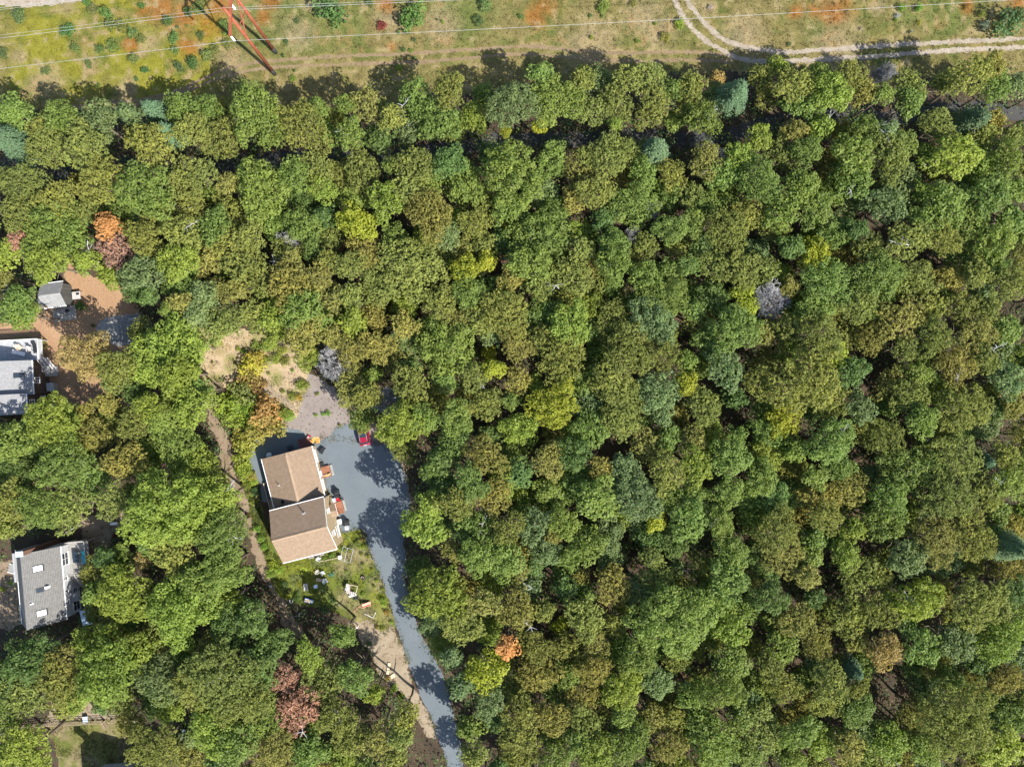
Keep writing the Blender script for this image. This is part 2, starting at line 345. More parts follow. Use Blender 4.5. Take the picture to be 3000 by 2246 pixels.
def patch(name, dfun, bounds, z, cell, jag, mat, colfun=None, nscale=1.2, seed=1, relief=0., kind='structure'):
    x0, x1, y0, y1 = bounds; nx, ny = int((x1 - x0) / cell) + 1, int((y1 - y0) / cell) + 1
    gx, gy = np.meshgrid(x0 + np.arange(nx + 1) * cell, y0 + np.arange(ny + 1) * cell, indexing='ij')
    cx, cy = gx[:-1, :-1] + cell / 2, gy[:-1, :-1] + cell / 2
    d = dfun(cx, cy) + jag * (2 * (.6 * vnoise(cx, cy, nscale, seed) + .4 * vnoise(cx, cy, nscale * .3, seed + 1)) - 1)
    keep = d > 0
    idx = np.arange((nx + 1) * (ny + 1)).reshape(nx + 1, ny + 1)
    F = np.stack([idx[:-1, :-1][keep], idx[1:, :-1][keep], idx[1:, 1:][keep], idx[:-1, 1:][keep]], 1)
    used = np.unique(F); rem = np.full(idx.size, -1); rem[used] = np.arange(len(used)); F = rem[F]
    vx, vy = gx.ravel()[used], gy.ravel()[used]
    jr = np.random.default_rng(seed + 5)
    vx = vx + jr.uniform(-.3, .3, len(vx)) * cell; vy = vy + jr.uniform(-.3, .3, len(vy)) * cell
    V = np.stack([vx, vy, np.full(len(vx), z)], 1)
    at_ = None
    if colfun is not None:
        c = colfun(vx, vy) * G; at_ = {'Col': ('FLOAT_COLOR', 'POINT', np.concatenate([c, np.ones((len(c), 1))], 1))}
    o = bpy.data.objects.new(name, np_mesh(name, V, F, mat, at_)); C.objects.link(o); o['kind'] = kind
    return o
def bounds(pts, m=1.): xs = [p[0] for p in pts]; ys = [p[1] for p in pts]; return (min(xs) - m, max(xs) + m, min(ys) - m, max(ys) + m)
def ppatch(name, pts, z, cell, jag, mat, **k): return patch(name, lambda x, y: sdist(x, y, pts), bounds(pts, jag + .5), z, cell, jag, mat, **k)
def spots(x, y, lst):
    """sum of soft blobs given as (zoom, u, v, r)"""
    s = np.zeros_like(x)
    for z, u, v, r in lst:
        a, b_ = at(z, u, v); rm = r / z[2] / 18.; d = np.hypot(x - a, y - b_) / rm
        s = np.maximum(s, np.clip(1.25 - d, 0, 1))
    return s
ORANGE = [(ZA, 1030, 60, 130), (ZA, 1210, 120, 130), (ZA, 1340, 170, 110), (ZA, 1215, 320, 90), (ZA, 850, 290, 60), (ZA, 1420, 60, 90), (ZA, 1760, 15, 70), (ZA, 1700, 110, 60), (ZA, 930, 60, 60),
          (ZB, 300, 20, 80), (ZB, 1300, 20, 110), (ZB, 1250, 120, 80), (ZC, 740, 80, 70), (ZC, 960, 70, 150), (ZC, 850, 70, 60), (ZC, 2170, 40, 110), (ZC, 1840, 45, 60), (ZB, 320, 300, 40)]
GREEN = [(ZA, 1950, 170, 240), (ZA, 1680, 50, 120), (ZB, 60, 150, 120), (ZB, 850, 90, 200), (ZB, 680, 20, 110), (ZA, 1850, 20, 120), (ZC, 880, 210, 120), (ZC, 1450, 110, 100), (ZC, 1700, 130, 170), (ZA, 1930, 100, 150)]
PALE = [(ZA, 120, 370, 70), (ZA, 960, 270, 70), (ZA, 430, 40, 70), (ZA, 1990, 40, 60), (ZA, 1930, 220, 130), (ZB, 1950, 90, 150), (ZB, 2050, 200, 140), (ZB, 300, 130, 120), (ZB, 650, 160, 140), (ZC, 170, 50, 60), (ZC, 1390, 100, 40),
        (ZC, 400, 220, 160), (ZC, 1000, 290, 200), (ZA, 300, 530, 150), (ZA, 820, 570, 90), (ZB, 1600, 280, 200), (ZA, 1480, 400, 120), (ZA, 580, 400, 60), (ZC, 1150, 190, 40), (ZC, 1270, 50, 60)]
YELLOW = [(ZA, 600, 200, 300), (ZA, 300, 250, 300), (ZA, 900, 430, 330), (ZA, 1350, 200, 160), (ZA, 700, 70, 260), (ZA, 1250, 450, 200), (ZA, 1100, 400, 200), (ZA, 500, 450, 260), (ZA, 200, 500, 180)]
def lerp(a, b_, t): return a * (1 - t[:, None]) + np.array(b_)[None, :] * t[:, None]
def meadow_col(x, y):
    x = np.asarray(x); y = np.asarray(y)
    n1, n2, n3 = vnoise(x, y, 6., 21), vnoise(x, y, 2.2, 22), vnoise(x, y, .9, 23)
    c = np.tile(np.array([.235, .195, .078]), (len(x), 1))                         # dry olive tan
    c = lerp(c, (.165, .165, .05), np.clip((n1 - .45) * 2.2, 0, .9))
    wob = .45 * (n2 - .5) + .3 * (n3 - .5)
    c = lerp(c, (.255, .245, .028), np.clip(spots(x, y, YELLOW) * 1.3 + wob, 0, 1) * .85)
    c = lerp(c, (.12, .165, .035), np.clip((n2 - .55) * 3, 0, .7))
    c = lerp(c, (.13, .175, .045), np.clip(spots(x, y, GREEN) + wob, 0, 1) * .75)
    c = lerp(c, (.36, .28, .17), np.clip(spots(x, y, PALE) + wob * 1.6, 0, 1) * .7)
    c = lerp(c, (.34, .125, .03), np.clip(spots(x, y, ORANGE) * 1.1 + wob * 1.8 - .1, 0, 1) * .72)
    c = lerp(c, (.30, .24, .13), np.clip((n3 - .72) * 5, 0, .8))
    return np.clip(1.12 * c * (.8 + .4 * n3)[:, None], .01, .8)
edge = [(-60, 330), (150, 335), (300, 330), (600, 330), (900, 325), (1150, 300), (1400, 270), (1600, 240), (1900, 222), (2200, 208), (2500, 205), (2700, 222), (3060, 215)]
MEADOW = [W(x, y) for x, y in edge] + [W(3060 + 500, 215), W(3560, -500), W(-560, -500), W(-560, 330)]
patch('meadow', lambda x, y: sdist(x, y, MEADOW), (-112, 112, 42, 80), .004, .3, .8, MT['meadow'], meadow_col, 1.5, 3)

def lane(name, pts, hw, z, mat, jag=.22, cell=.14, seed=9):
    L = smooth_line(pts); return patch(name, lambda x, y: hw - ldist(x, y, L), bounds(L, hw + jag), z, cell, jag, mat, nscale=.8, seed=seed)
tan_a = [W(*p) for p in [(150, 318), (300, 305), (408, 292), (500, 272), (566, 245), (657, 204), (770, 181), (1000, 165), (1181, 158), (1362, 147), (1543, 136), (1679, 147), (1815, 156), (2000, 152), (2120, 160)]]
tan_b = [W(*p) for p in [(330, 318), (470, 293), (560, 262), (634, 231), (725, 208), (815, 197), (1000, 189), (1226, 183), (1362, 172), (1498, 159), (1634, 165), (1815, 179), (2000, 176), (2140, 180)]]
lane('dirt_track', tan_a, .27, .008, MT['rut'], seed=31); lane('dirt_track', tan_b, .25, .012, MT['rut'], seed=37)
wa = [(150, -60), (155, 0), (200, 90), (260, 170), (340, 240), (430, 295), (520, 340), (640, 362), (850, 360), (1000, 352), (1300, 335), (1550, 315), (1800, 298), (2212, 278), (2300, 274)]
wb = [(205, -60), (225, 0), (290, 90), (370, 180), (470, 245), (600, 285), (760, 305), (880, 308), (1000, 297), (1300, 275), (1600, 258), (1900, 243), (2212, 228), (2300, 224)]
lane('gravel_track', poly(Z8, wa), .40, .016, MT['whiterut'], .25, seed=41); lane('gravel_track', poly(Z8, wb), .38, .020, MT['whiterut'], .25, seed=47)
ppatch('sand_track', [W(*p) for p in [(-120, -40), (300, -40), (255, 2), (190, 12), (100, 22), (0, 17), (-120, 12)]], .024, .2, .35, MT['whiterut'], seed=53)

MULCH = [W(*p) for p in [(-80, 950), (60, 935), (130, 915), (170, 880), (188, 800), (205, 765), (222, 800), (300, 812), (345, 825), (420, 920), (440, 1000), (330, 1040), (340, 1120), (310, 1190), (240, 1215), (100, 1230), (60, 1000), (-80, 1005)]]
CLEAR_N = poly(Z5, [(120, -60), (560, -40), (900, 40), (1220, 200), (1300, 420), (1330, 560), (1260, 700), (1190, 900), (1050, 990), (760, 720), (560, 480), (430, 520), (340, 700), (150, 500)])
GRAVEL = poly(Z5, [(1290, 410), (1420, 460), (1560, 560), (1680, 700), (1760, 880), (2000, 930), (2120, 1000), (2100, 1130), (1950, 1180), (1600, 1120), (1400, 1160), (1230, 1080), (1040, 1030), (1050, 930), (1180, 890), (1235, 680), (1290, 590)])
PATH_W = poly(Z5, [(330, 560), (290, 800), (290, 960), (350, 1080), (410, 1200), (450, 1475)]) + poly(Z1, [(40, 850), (90, 1000), (120, 1150), (170, 1300), (220, 1450), (270, 1600)]) + poly(Z4, [(120, 260), (170, 420), (230, 580), (300, 680)])
DRIVE = poly(Z1, [(90, 640), (85, 420), (150, 300), (330, 215), (450, 170), (620, 200), (720, 310), (790, 290), (890, 250), (935, 170), (1060, 130), (1170, 150), (1290, 300), (1390, 330), (1540, 430), (1610, 640), (1665, 860), (1650, 1000), (1610, 1120), (1600, 1300), (1620, 1480), (1640, 1656)]) + \
        poly(Z4, [(1075, 250), (1120, 420), (1200, 690), (1290, 840), (1350, 960), (1410, 1150), (1450, 1320), (1490, 1500), (1520, 1680), (1540, 1800), (1450, 1800), (1400, 1656), (1340, 1480), (1290, 1340), (1200, 1140), (1110, 900), (1050, 730), (1015, 600), (960, 420), (870, 180), (800, 0)]) + \
        poly(Z1, [(1240, 1220), (1190, 1150), (1050, 1190), (1000, 1200), (900, 900), (760, 500), (700, 420), (350, 520), (330, 900), (230, 900), (200, 700), (150, 700)])
LAWN = poly(Z4, [(60, 110), (120, 0), (250, 40), (500, -60), (560, -200), (690, -150), (760, -60), (800, 0), (870, 180), (960, 420), (1025, 640), (960, 720), (860, 640), (720, 620), (640, 560), (540, 500), (330, 480), (180, 420), (110, 300)])
LAWN_W = poly(Z1, [(70, 560), (180, 650), (150, 780), (230, 1000), (290, 1150), (330, 1330), (430, 1490), (340, 1560), (260, 1440), (200, 1250), (130, 1100), (90, 900), (40, 760)])
SANDPATCH = poly(Z4, [(720, 600), (830, 590), (900, 660), (1000, 640), (1050, 730), (1110, 900), (1130, 1060), (1210, 1170), (1300, 1360), (1330, 1460), (1230, 1430), (1150, 1250), (1080, 1130), (980, 1080), (900, 980), (830, 830), (760, 700)])
LAWN_S = poly(Z6, [(500, 640), (700, 600), (900, 590), (1200, 575), (1420, 575), (1560, 690), (1500, 900), (1480, 1300), (620, 1300), (640, 1000), (560, 800)])
SAND_S = poly(Z6, [(560, 345), (720, 365), (900, 385), (1100, 440), (1330, 470), (1420, 540), (1200, 570), (900, 585), (500, 620), (530, 500)])
YARD_W = poly(Z3, [(-150, 600), (60, 600), (200, 560), (230, 1000), (250, 1350), (120, 1420), (-150, 1400)])
SHADE_YARD = poly(Z3, [(850, 130), (1020, 60), (1290, 40), (1560, -40), (1640, 60), (1560, 200), (1380, 260), (1250, 600), (1260, 900), (1100, 1100), (1000, 1000), (1000, 600), (1000, 200)])
MOUND = poly(Z5, [(740, 480), (820, 500), (1180, 780), (1120, 800), (800, 600)])
PATIO = poly(Z14, [(668, 500), (700, 440), (780, 405), (1080, 372), (1190, 420), (1225, 480), (1180, 560), (1100, 650), (900, 700), (830, 690), (780, 640), (700, 620), (670, 560)])
SHOULDER = poly(Z1, [(1300, 180), (1390, 160), (1420, 300), (1520, 380), (1600, 560), (1700, 900), (1650, 900), (1560, 480), (1400, 340), (1290, 330)])
HOLES = [MULCH, CLEAR_N, GRAVEL, DRIVE, LAWN, LAWN_W, SANDPATCH, LAWN_S, SAND_S, MEADOW, PATIO]

ppatch('mulch_yard', MULCH, .004, .22, .5, MT['mulch'], seed=61)
def clear_col(x, y):
    n1, n2 = vnoise(x, y, 2.5, 71), vnoise(x, y, .8, 72)
    c = np.tile(np.array([.60, .46, .31]), (len(x), 1)); c = lerp(c, (.26, .27, .08), np.clip((n1 - .58) * 4, 0, .8)); c = lerp(c, (.40, .31, .18), np.clip((n2 - .6) * 4, 0, .9))
    return c * (.8 + .4 * n2)[:, None]
ppatch('sandy_clearing', CLEAR_N, .004, .2, .6, MT['meadow'], colfun=clear_col, seed=67)
ppatch('sand_mound', MOUND, .012, .16, .25, MT['sand'], seed=68)
L = smooth_line(PATH_W); patch('dirt_path', lambda x, y: .75 + .5 * vnoise(x, y, 6., 5) - ldist(x, y, L), bounds(L, 2), .006, .2, .5, MT['dirt'], seed=73)
ppatch('gravel_lot', GRAVEL, .016, .18, .45, MT['gravel'], seed=79)
def lawn_col(x, y):
    n1, n2, n3 = vnoise(x, y, 3., 81), vnoise(x, y, 1.1, 82), vnoise(x, y, .5, 83)
    c = np.tile(np.array([.145, .175, .035]), (len(x), 1)); c = lerp(c, (.21, .235, .03), np.clip((n1 - .45) * 3, 0, .8)); c = lerp(c, (.085, .13, .03), np.clip((n2 - .6) * 4, 0, .8))
    dry = spots(x, y, [(Z4, 700, 130, 110), (Z4, 620, 200, 70), (Z4, 640, 420, 90), (Z4, 800, 560, 150), (Z4, 760, 520, 120), (Z4, 950, 560, 90), (Z4, 880, 330, 60), (Z4, 820, 140, 70)])
    c = lerp(c, (.34, .275, .16), np.clip(dry + .6 * (n2 - .5), 0, 1) * .7)
    return c * (.75 + .5 * n3)[:, None]
ppatch('lawn', LAWN, .008, .18, .5, MT['lawn'], colfun=lawn_col, seed=85); ppatch('weedy_verge', LAWN_W, .010, .18, .5, MT['lawn'], colfun=lawn_col, seed=86)
ppatch('sandy_patch', SANDPATCH, .014, .18, .5, MT['sand'], seed=88)
ppatch('driveway', DRIVE, .020, .14, .22, MT['drive'], seed=91)
def slawn_col(x, y):
    n1, n2, n3 = vnoise(x, y, 2.5, 91), vnoise(x, y, 1., 92), vnoise(x, y, .5, 93)
    c = np.tile(np.array([.20, .195, .065]), (len(x), 1)); c = lerp(c, (.30, .245, .14), np.clip((n1 - .45) * 3, 0, .8)); c = lerp(c, (.15, .175, .045), np.clip((n2 - .55) * 3, 0, .8))
    return c * (.8 + .4 * n3)[:, None]
ppatch('fenced_lawn', LAWN_S, .004, .2, .5, MT['lawn'], colfun=slawn_col, seed=95); ppatch('sand_strip', SAND_S, .008, .2, .4, MT['sand'], seed=97)
ppatch('dry_yard', YARD_W, .004, .2, .4, MT['dirt'], seed=99); ppatch('shaded_yard', SHADE_YARD, .004, .2, .5, MT['dirt'], seed=101)
ppatch('road_shoulder', SHOULDER, .002, .2, .5, MT['dirt'], seed=103)
# flagstone patio: a bed with single stones
patio = ppatch('patio', PATIO, .008, .2, .15, MT['concrete'], seed=105)
bx0, bx1, by0, by1 = bounds(PATIO, 0)
stones = MB()
sizes = []; y = by0; r_ = random.Random(5); k = 0
stone_meshes = [MB().box(-.5, .5, -.5, .5, 0, .035, bev=.012).mesh('paving_stone', MT['paver']) for _ in range(1)]
while y < by1:
    hgt = r_.choice((.42, .5, .58)); x = bx0 + r_.uniform(-.4, 0)
    while x < bx1:
        wd = r_.choice((.5, .62, .8)); cx, cy = x + wd / 2, y + hgt / 2
        if sdist(np.array([cx]), np.array([cy]), PATIO)[0] > .25:
            o = bpy.data.objects.new('paving_stone', stone_meshes[0]); C.objects.link(o); o.parent = patio
            o.location = (cx, cy, .010 + r_.uniform(0, .012)); o.scale = (wd - .035, hgt - .035, 1); o.rotation_euler = (0, 0, r_.uniform(-.02, .02))
        x += wd
    y += hgt

# ------------------------------------------------------------------ buildings
def window(parent, face, c, w, h, mull=True, pane_mat='glass', proud=.05, grid=(1, 1)):
    """framed window on a wall face: 'E','W','N','S'; c = point on the wall plane (local)"""
    f, p = MB(), MB(); t = .08
    def bx(m_, a0, a1, z0, z1, d0, d1):
        if face == 'E': m_.box(c[0] + d0, c[0] + d1, c[1] + a0, c[1] + a1, c[2] + z0, c[2] + z1)
        if face == 'W': m_.box(c[0] - d1, c[0] - d0, c[1] + a0, c[1] + a1, c[2] + z0, c[2] + z1)
        if face == 'N': m_.box(c[0] + a0, c[0] + a1, c[1] + d0, c[1] + d1, c[2] + z0, c[2] + z1)
        if face == 'S': m_.box(c[0] + a0, c[0] + a1, c[1] - d1, c[1] - d0, c[2] + z0, c[2] + z1)
    bx(f, -w/2, -w/2 + t, -h/2, h/2, -.02, proud); bx(f, w/2 - t, w/2, -h/2, h/2, -.02, proud)
    bx(f, -w/2 + t, w/2 - t, h/2 - t, h/2, -.02, proud); bx(f, -w/2 - .05, w/2 + .05, -h/2 - .04, -h/2 + t, -.02, proud + .05)
    if mull:
        bx(f, -w/2 + t, w/2 - t, -.03, .03, -.02, proud - .006)
        if grid[0] > 1: bx(f, -.025, .025, -h/2 + t, h/2 - t, -.02, proud - .012)
    bx(p, -w/2 + t, w/2 - t, -h/2 + t, h/2 - t, -.015, .015)
    o = f.build('window', MT['trim'], parent); p.build('pane', MT[pane_mat], o); return o
def door(parent, face, c, w, h, mat):
    m_, k = MB(), MB()
    if face == 'E': m_.box(c[0] - .02, c[0] + .05, c[1] - w/2, c[1] + w/2, c[2], c[2] + h); k.box(c[0] + .05, c[0] + .11, c[1] + w/2 - .14, c[1] + w/2 - .08, c[2] + 1., c[2] + 1.1)
    if face == 'N': m_.box(c[0] - w/2, c[0] + w/2, c[1] - .02, c[1] + .05, c[2], c[2] + h); k.box(c[0] + w/2 - .14, c[0] + w/2 - .08, c[1] + .05, c[1] + .11, c[2] + 1., c[2] + 1.1)
    if face == 'S': m_.box(c[0] - w/2, c[0] + w/2, c[1] - .05, c[1] + .02, c[2], c[2] + h); k.box(c[0] + w/2 - .14, c[0] + w/2 - .08, c[1] - .11, c[1] - .05, c[2] + 1., c[2] + 1.1)
    o = m_.build('door', MT[mat], parent); k.build('handle', MT['metal'], o); return o
def gable_y(parent, x0, x1, y0, y1, ze, xr, zr, wall, roof, over=.22, side=.12, th=.14, trim='trim'):
    """ridge runs along y at x = xr"""
    MB().prism([(x0, 0), (x1, 0), (x1, ze - .1), (xr, zr - .16), (x0, ze - .1)], 'y', y0, y1).build('wall', MT[wall], parent)
    sw, se = (zr - ze) / (xr - x0), (zr - ze) / (x1 - xr)
    a, b_ = y0 - side, y1 + side
    r1 = MB().slab([(x0 - over, a, ze - over * sw), (xr, a, zr), (xr, b_, zr), (x0 - over, b_, ze - over * sw)], th).build('roof_slope', MT[roof], parent)
    r2 = MB().slab([(xr, a, zr), (x1 + over, a, ze - over * se), (x1 + over, b_, ze - over * se), (xr, b_, zr)], th).build('roof_slope', MT[roof], parent)
    for r, x, s_ in ((r1, x0 - over, -1), (r2, x1 + over, 1)):
        z = ze - over * (sw if s_ < 0 else se)
        MB().box(min(x, x + s_ * .11), max(x, x + s_ * .11), a, b_, z - .15, z - .02).build('gutter', MT[trim], r)
    return r1, r2
def gable_x(parent, x0, x1, y0, y1, ze, yr, zr, wall, roof, over=.22, side=.12, th=.14, trim='trim'):
    MB().prism([(y0, 0), (y1, 0), (y1, ze - .1), (yr, zr - .16), (y0, ze - .1)], 'x', x0, x1).build('wall', MT[wall], parent)
    ss, sn = (zr - ze) / (yr - y0), (zr - ze) / (y1 - yr); a, b_ = x0 - side, x1 + side
    r1 = MB().slab([(a, y0 - over, ze - over * ss), (b_, y0 - over, ze - over * ss), (b_, yr, zr), (a, yr, zr)], th).build('roof_slope', MT[roof], parent)
    r2 = MB().slab([(a, yr, zr), (b_, yr, zr), (b_, y1 + over, ze - over * sn), (a, y1 + over, ze - over * sn)], th).build('roof_slope', MT[roof], parent)
    for r, y, s_ in ((r1, y0 - over, -1), (r2, y1 + over, 1)):
        z = ze - over * (ss if s_ < 0 else sn)
        MB().box(a, b_, min(y, y + s_ * .11), max(y, y + s_ * .11), z - .15, z - .02).build('gutter', MT[trim], r)
    return r1, r2
def pipe(parent, x, y, z, h=.7, r=.07, mat='lightgrey'):
    o = MB().lathe([(r, -.15), (r, h), (r * .8, h)], (x, y, z), 10).build('vent_pipe', MT[mat], parent, True)
    MB().lathe([(r * 2.4, -.02), (r * 1.2, .12)], (x, y, z), 10).build('flashing', MT[mat], o)

# tan-roofed house in the middle
TANO, TANA = W(*px_of(Z1, 600, 900)), math.radians(14.6)
def tanw(x, y, z=0.): c, s_ = math.cos(TANA), math.sin(TANA); return (TANO[0] + c*x - s_*y, TANO[1] + s_*x + c*y, z)
th_ = thing('house', 'cream-walled house with two tan shingle roof wings beside the blue-grey driveway', 'house', TANO, TANA)
r1, r2 = gable_y(th_, -3.2, 4.62, .0, 8.38, 2.8, 1.05, 4.55, 'siding_tan', 'roof_tan_x', .2, .12)
MB().prism([(.75, 4.45), (1.05, 4.64), (1.35, 4.42)], 'y', .7, 8.2).build('ridge_vent', MT['ridge'], r2)
s1, s2 = gable_x(th_, -3.35, 5.12, -7.75, .12, 4.95, -3.92, 7.0, 'siding_tan', 'roof_tan_y', .25, .14)
MB().prism([(-4.17, 6.89), (-3.92, 7.08), (-3.67, 6.89)], 'x', -3.4, 4.6).build('ridge_vent', MT['ridge'], s1)
for r, y0, y1, z0, z1 in ((s1, -8.0, -3.92, 4.82, 7.0), (s2, .37, -3.92, 4.82, 7.0)):
    m_ = MB(); m_._a([(5.262, y0, z0 - .16), (5.262, y1, z1 - .16), (5.262, y1, z1 + .01), (5.262, y0, z0 + .01), (5.3, y0, z0 - .16), (5.3, y1, z1 - .16), (5.3, y1, z1 + .01), (5.3, y0, z0 + .01)],
                      [(0, 1, 2, 3), (7, 6, 5, 4), (0, 4, 5, 1), (1, 5, 6, 2), (2, 6, 7, 3), (3, 7, 4, 0)]); m_.build('rake_board', MT['trim'], r)
pipe(th_, -1.41, 3.83, 2.8 + (3.2 - 1.41) * .41, .6); pipe(th_, 2.0, -1.2, 4.95 + 1.3 * .50, .9, .08); pipe(th_, -1.5, 1.15, 3.5, .12, .16, 'black')
for y, w in ((7.3, 1.0), (6.2, 1.0), (1.6, 1.0)): window(th_, 'E', (4.62, y, 1.55), w, 1.25, grid=(2, 1))
door(th_, 'E', (4.62, 3.8, .4), .95, 2.05, 'white'); window(th_, 'E', (4.62, 2.5, 1.5), .8, 1.2)
window(th_, 'E', (5.12, -2.0, 3.9), .8, 1.1); window(th_, 'E', (5.12, -5.55, 4.1), .85, 1.25, grid=(2, 1))
window(th_, 'E', (5.12, -5.3, 1.6), .85, 1.3, grid=(2, 1)); window(th_, 'E', (5.12, -6.25, 1.6), .85, 1.3, grid=(2, 1))
door(th_, 'E', (5.12, -2.6, .4), .95, 2.05, 'white')
for x in (-2., 3.): window(th_, 'N', (x, 8.38, 1.6), .9, 1.2)
door(th_, 'N', (2.0, 8.38, .3), .95, 2.05, 'white')
for x in (-1.8, 3.6): window(th_, 'S', (x, -7.75, 1.7), 1.0, 1.3)
door(th_, 'S', (.6, -7.75, .3), 1.5, 2.05, 'glass')
for y in (2., 5.5): window(th_, 'W', (-3.2, y, 1.6), .9, 1.2)
po = MB().slab([(5.13, -3.35, 2.62), (6.05, -3.35, 2.62), (6.05, -2.33, 3.12), (5.13, -2.33, 3.12)], .1).slab([(5.13, -2.33, 3.12), (6.05, -2.33, 3.12), (6.05, -1.28, 2.62), (5.13, -1.28, 2.62)], .1).build('porch_roof', MT['roof_tan_y'], th_)
for y in (-3.25, -1.38): MB().box(5.9, 6., y - .05, y + .05, .4, 2.58).build('porch_post', MT['siding_tan'], po)
MB().box(6.05, 6.09, -3.35, -1.28, 2.5, 2.6).build('fascia', MT['trim'], po)
# decks and steps around it
def deck(label, loc, rz, x0, x1, y0, y1, z, mat='deck_red', step=None, along='y', name='entry_deck', pw=.2):
    t = thing(name, label, 'deck', loc, rz)
    n_ = max(2, int(round(((y1 - y0) if along == 'x' else (x1 - x0)) / pw))); w_ = ((y1 - y0) if along == 'x' else (x1 - x0)) / n_
    for k in range(n_):
        if along == 'x': MB().box(x0, x1, y0 + k*w_ + .006, y0 + (k+1)*w_ - .006, z - .05, z + random.uniform(0, .006)).build('plank', MT[mat], t)
        else: MB().box(x0 + k*w_ + .006, x0 + (k+1)*w_ - .006, y0, y1, z - .05, z + random.uniform(0, .006)).build('plank', MT[mat], t)
    MB().box(x0 + .03, x1 - .03, y0 + .03, y1 - .03, z - .2, z - .05).build('joist_frame', MT['wood'], t)
    for sx in (x0 + .1, x1 - .1):
        for sy in (y0 + .1, y1 - .1): MB().box(sx - .05, sx + .05, sy - .05, sy + .05, 0, z - .2).build('post', MT['wood'], t)
    if step: MB().box(*step, 0, z * .55, bev=.02).build('step', MT['concrete'], t)
    return t
MT['plank_red'] = flat('red_stained_plank', (0.233, 0.095, 0.050), .7, var=.2); MT['plank_maroon'] = flat('maroon_plank', (0.139, 0.050, 0.039), .7, var=.2); MT['plank_grey'] = flat('weathered_grey_plank', (0.244, 0.233, 0.216), .8, var=.2)
MT['plank_bluegrey'] = flat('blue_grey_plank', (0.301, 0.309, 0.325), .8, var=.15)
deck('small red wooden entry deck with firewood and a pale step on the driveway', TANO, TANA, 4.72, 6.08, 2.95, 4.75, .42, 'plank_red', (6.1, 6.5, 3.0, 4.75))
deck('red wooden entry deck under the little porch roof of the taller wing', TANO, TANA, 5.16, 6.62, -3.35, -1.35, .42, 'plank_red', (6.64, 7.0, -3.1, -1.3))
deck('maroon wooden deck in the shadow on the upper side of the cream house', TANO, TANA, 2.2, 4.1, 8.5, 10.0, .35, 'plank_maroon')
deck('red-brown wooden deck under the lower eave of the cream house', TANO, TANA, -1., 1.6, -8.95, -8.0, .35, 'plank_maroon', (-1., 1.6, -9.2, -8.97))
t = thing('railing_frame', 'dark rail frame standing on the porch deck of the taller wing', 'railing', tanw(5.95, -2.95, .426), TANA)
for a, b_ in (((-.5, -.3, 0), (-.5, -.3, .9)), ((.5, -.3, 0), (.5, -.3, .9))): MB().tube(a, b_, .03).build('post', MT['darkmetal'], t)
MB().beam((-.55, -.3, .9), (.55, -.3, .9), .05, .05).build('rail', MT['darkmetal'], t)
t = thing('firewood_pile', 'small heap of split firewood logs on the red entry deck', 'firewood', tanw(5.45, 3.25, .43), TANA)
for k in range(13):
    a = random.uniform(-.5, .5); x, y, z = random.uniform(-.5, .45), random.uniform(-.12, .22), .06 + (k // 6) * .11
    MB().tube((x - .2*math.cos(a), y - .2*math.sin(a), z), (x + .2*math.cos(a), y + .2*math.sin(a), z), .065, .06, 7).build('log', MT['log'], t)
t = thing('stairwell', 'sunken timber-lined stairwell along the left wall of the cream house', 'stairwell', tanw(-4.1, 2.4), TANA)
MB().box(-.9, -.75, -2.2, 2.2, 0, .5).build('timber_wall', MT['wood'], t); MB().box(-.75, .7, 2.05, 2.2, 0, .5).build('timber_wall', MT['wood'], t); MB().box(-.75, .7, -2.2, -2.05, 0, .5).build('timber_wall', MT['wood'], t)
for k in range(4): MB().box(-.7, .7, -2. + k*.35, -1.7 + k*.35, 0, .4 - k*.1).build('step', MT['wood'], t)

# grey-roofed house at the left edge
GO, GA = (-73.9, -31.54), math.radians(5.05)
def gw(x, y, z=0.): c, s_ = math.cos(GA), math.sin(GA); return (GO[0] + c*x - s_*y, GO[1] + s_*x + c*y, z)
gh = thing('house', 'white-walled house with a dark grey roof and three skylights at the left edge', 'house', GO, GA)
r1, r2 = gable_y(gh, -3.2, 3.42, -5.6, 5.6, 4.55, .1, 8.3, 'siding_white', 'roof_grey_x', .2, .14)
for y, mat in ((3.1, 'skylight'), (-.25, 'glass'), (-3.75, 'skylight')):
    w = .50 if mat == 'skylight' else .34
    for x in (1.55 if mat == 'skylight' else 1.55,):
        zz = 8.3 - (x - .1) * (3.75 / 3.32); sl = 3.75 / 3.32
        f = MB(); f.slab([(x - w, y - w, zz + w*sl + .12), (x + w, y - w, zz - w*sl + .12), (x + w, y + w, zz - w*sl + .12), (x - w, y + w, zz + w*sl + .12)], .25); o = f.build('skylight', MT['darkmetal'], r2)
        w2 = w - .1; MB().slab([(x - w2, y - w2, zz + w2*sl + .15), (x + w2, y - w2, zz - w2*sl + .15), (x + w2, y + w2, zz - w2*sl + .15), (x - w2, y + w2, zz + w2*sl + .15)], .05).build('pane', MT[mat], o)
o = MB().box(2.1, 2.45, -.2, .15, 5.6, 6.45).build('vent_box', MT['white'], r2); pipe(gh, .75, -2., 7.5, .5, .07, 'white')
o = MB().box(.1, 1.0, 5.62, 6.25, 0, 9.0).build('chimney', MT['brick'], gh); MB().box(.02, 1.08, 5.54, 6.33, 9.0, 9.12).build('chimney_cap', MT['bluewhite'], o)
window(gh, 'E', (3.42, 3.5, 3.1), 2.0, 1.7, True, grid=(2, 1)); window(gh, 'E', (3.42, .5, 3.5), .7, 1.1); window(gh, 'E', (3.42, -1.6, 3.5), .7, 1.); window(gh, 'E', (3.42, -3.2, 3.5), .8, 1.)
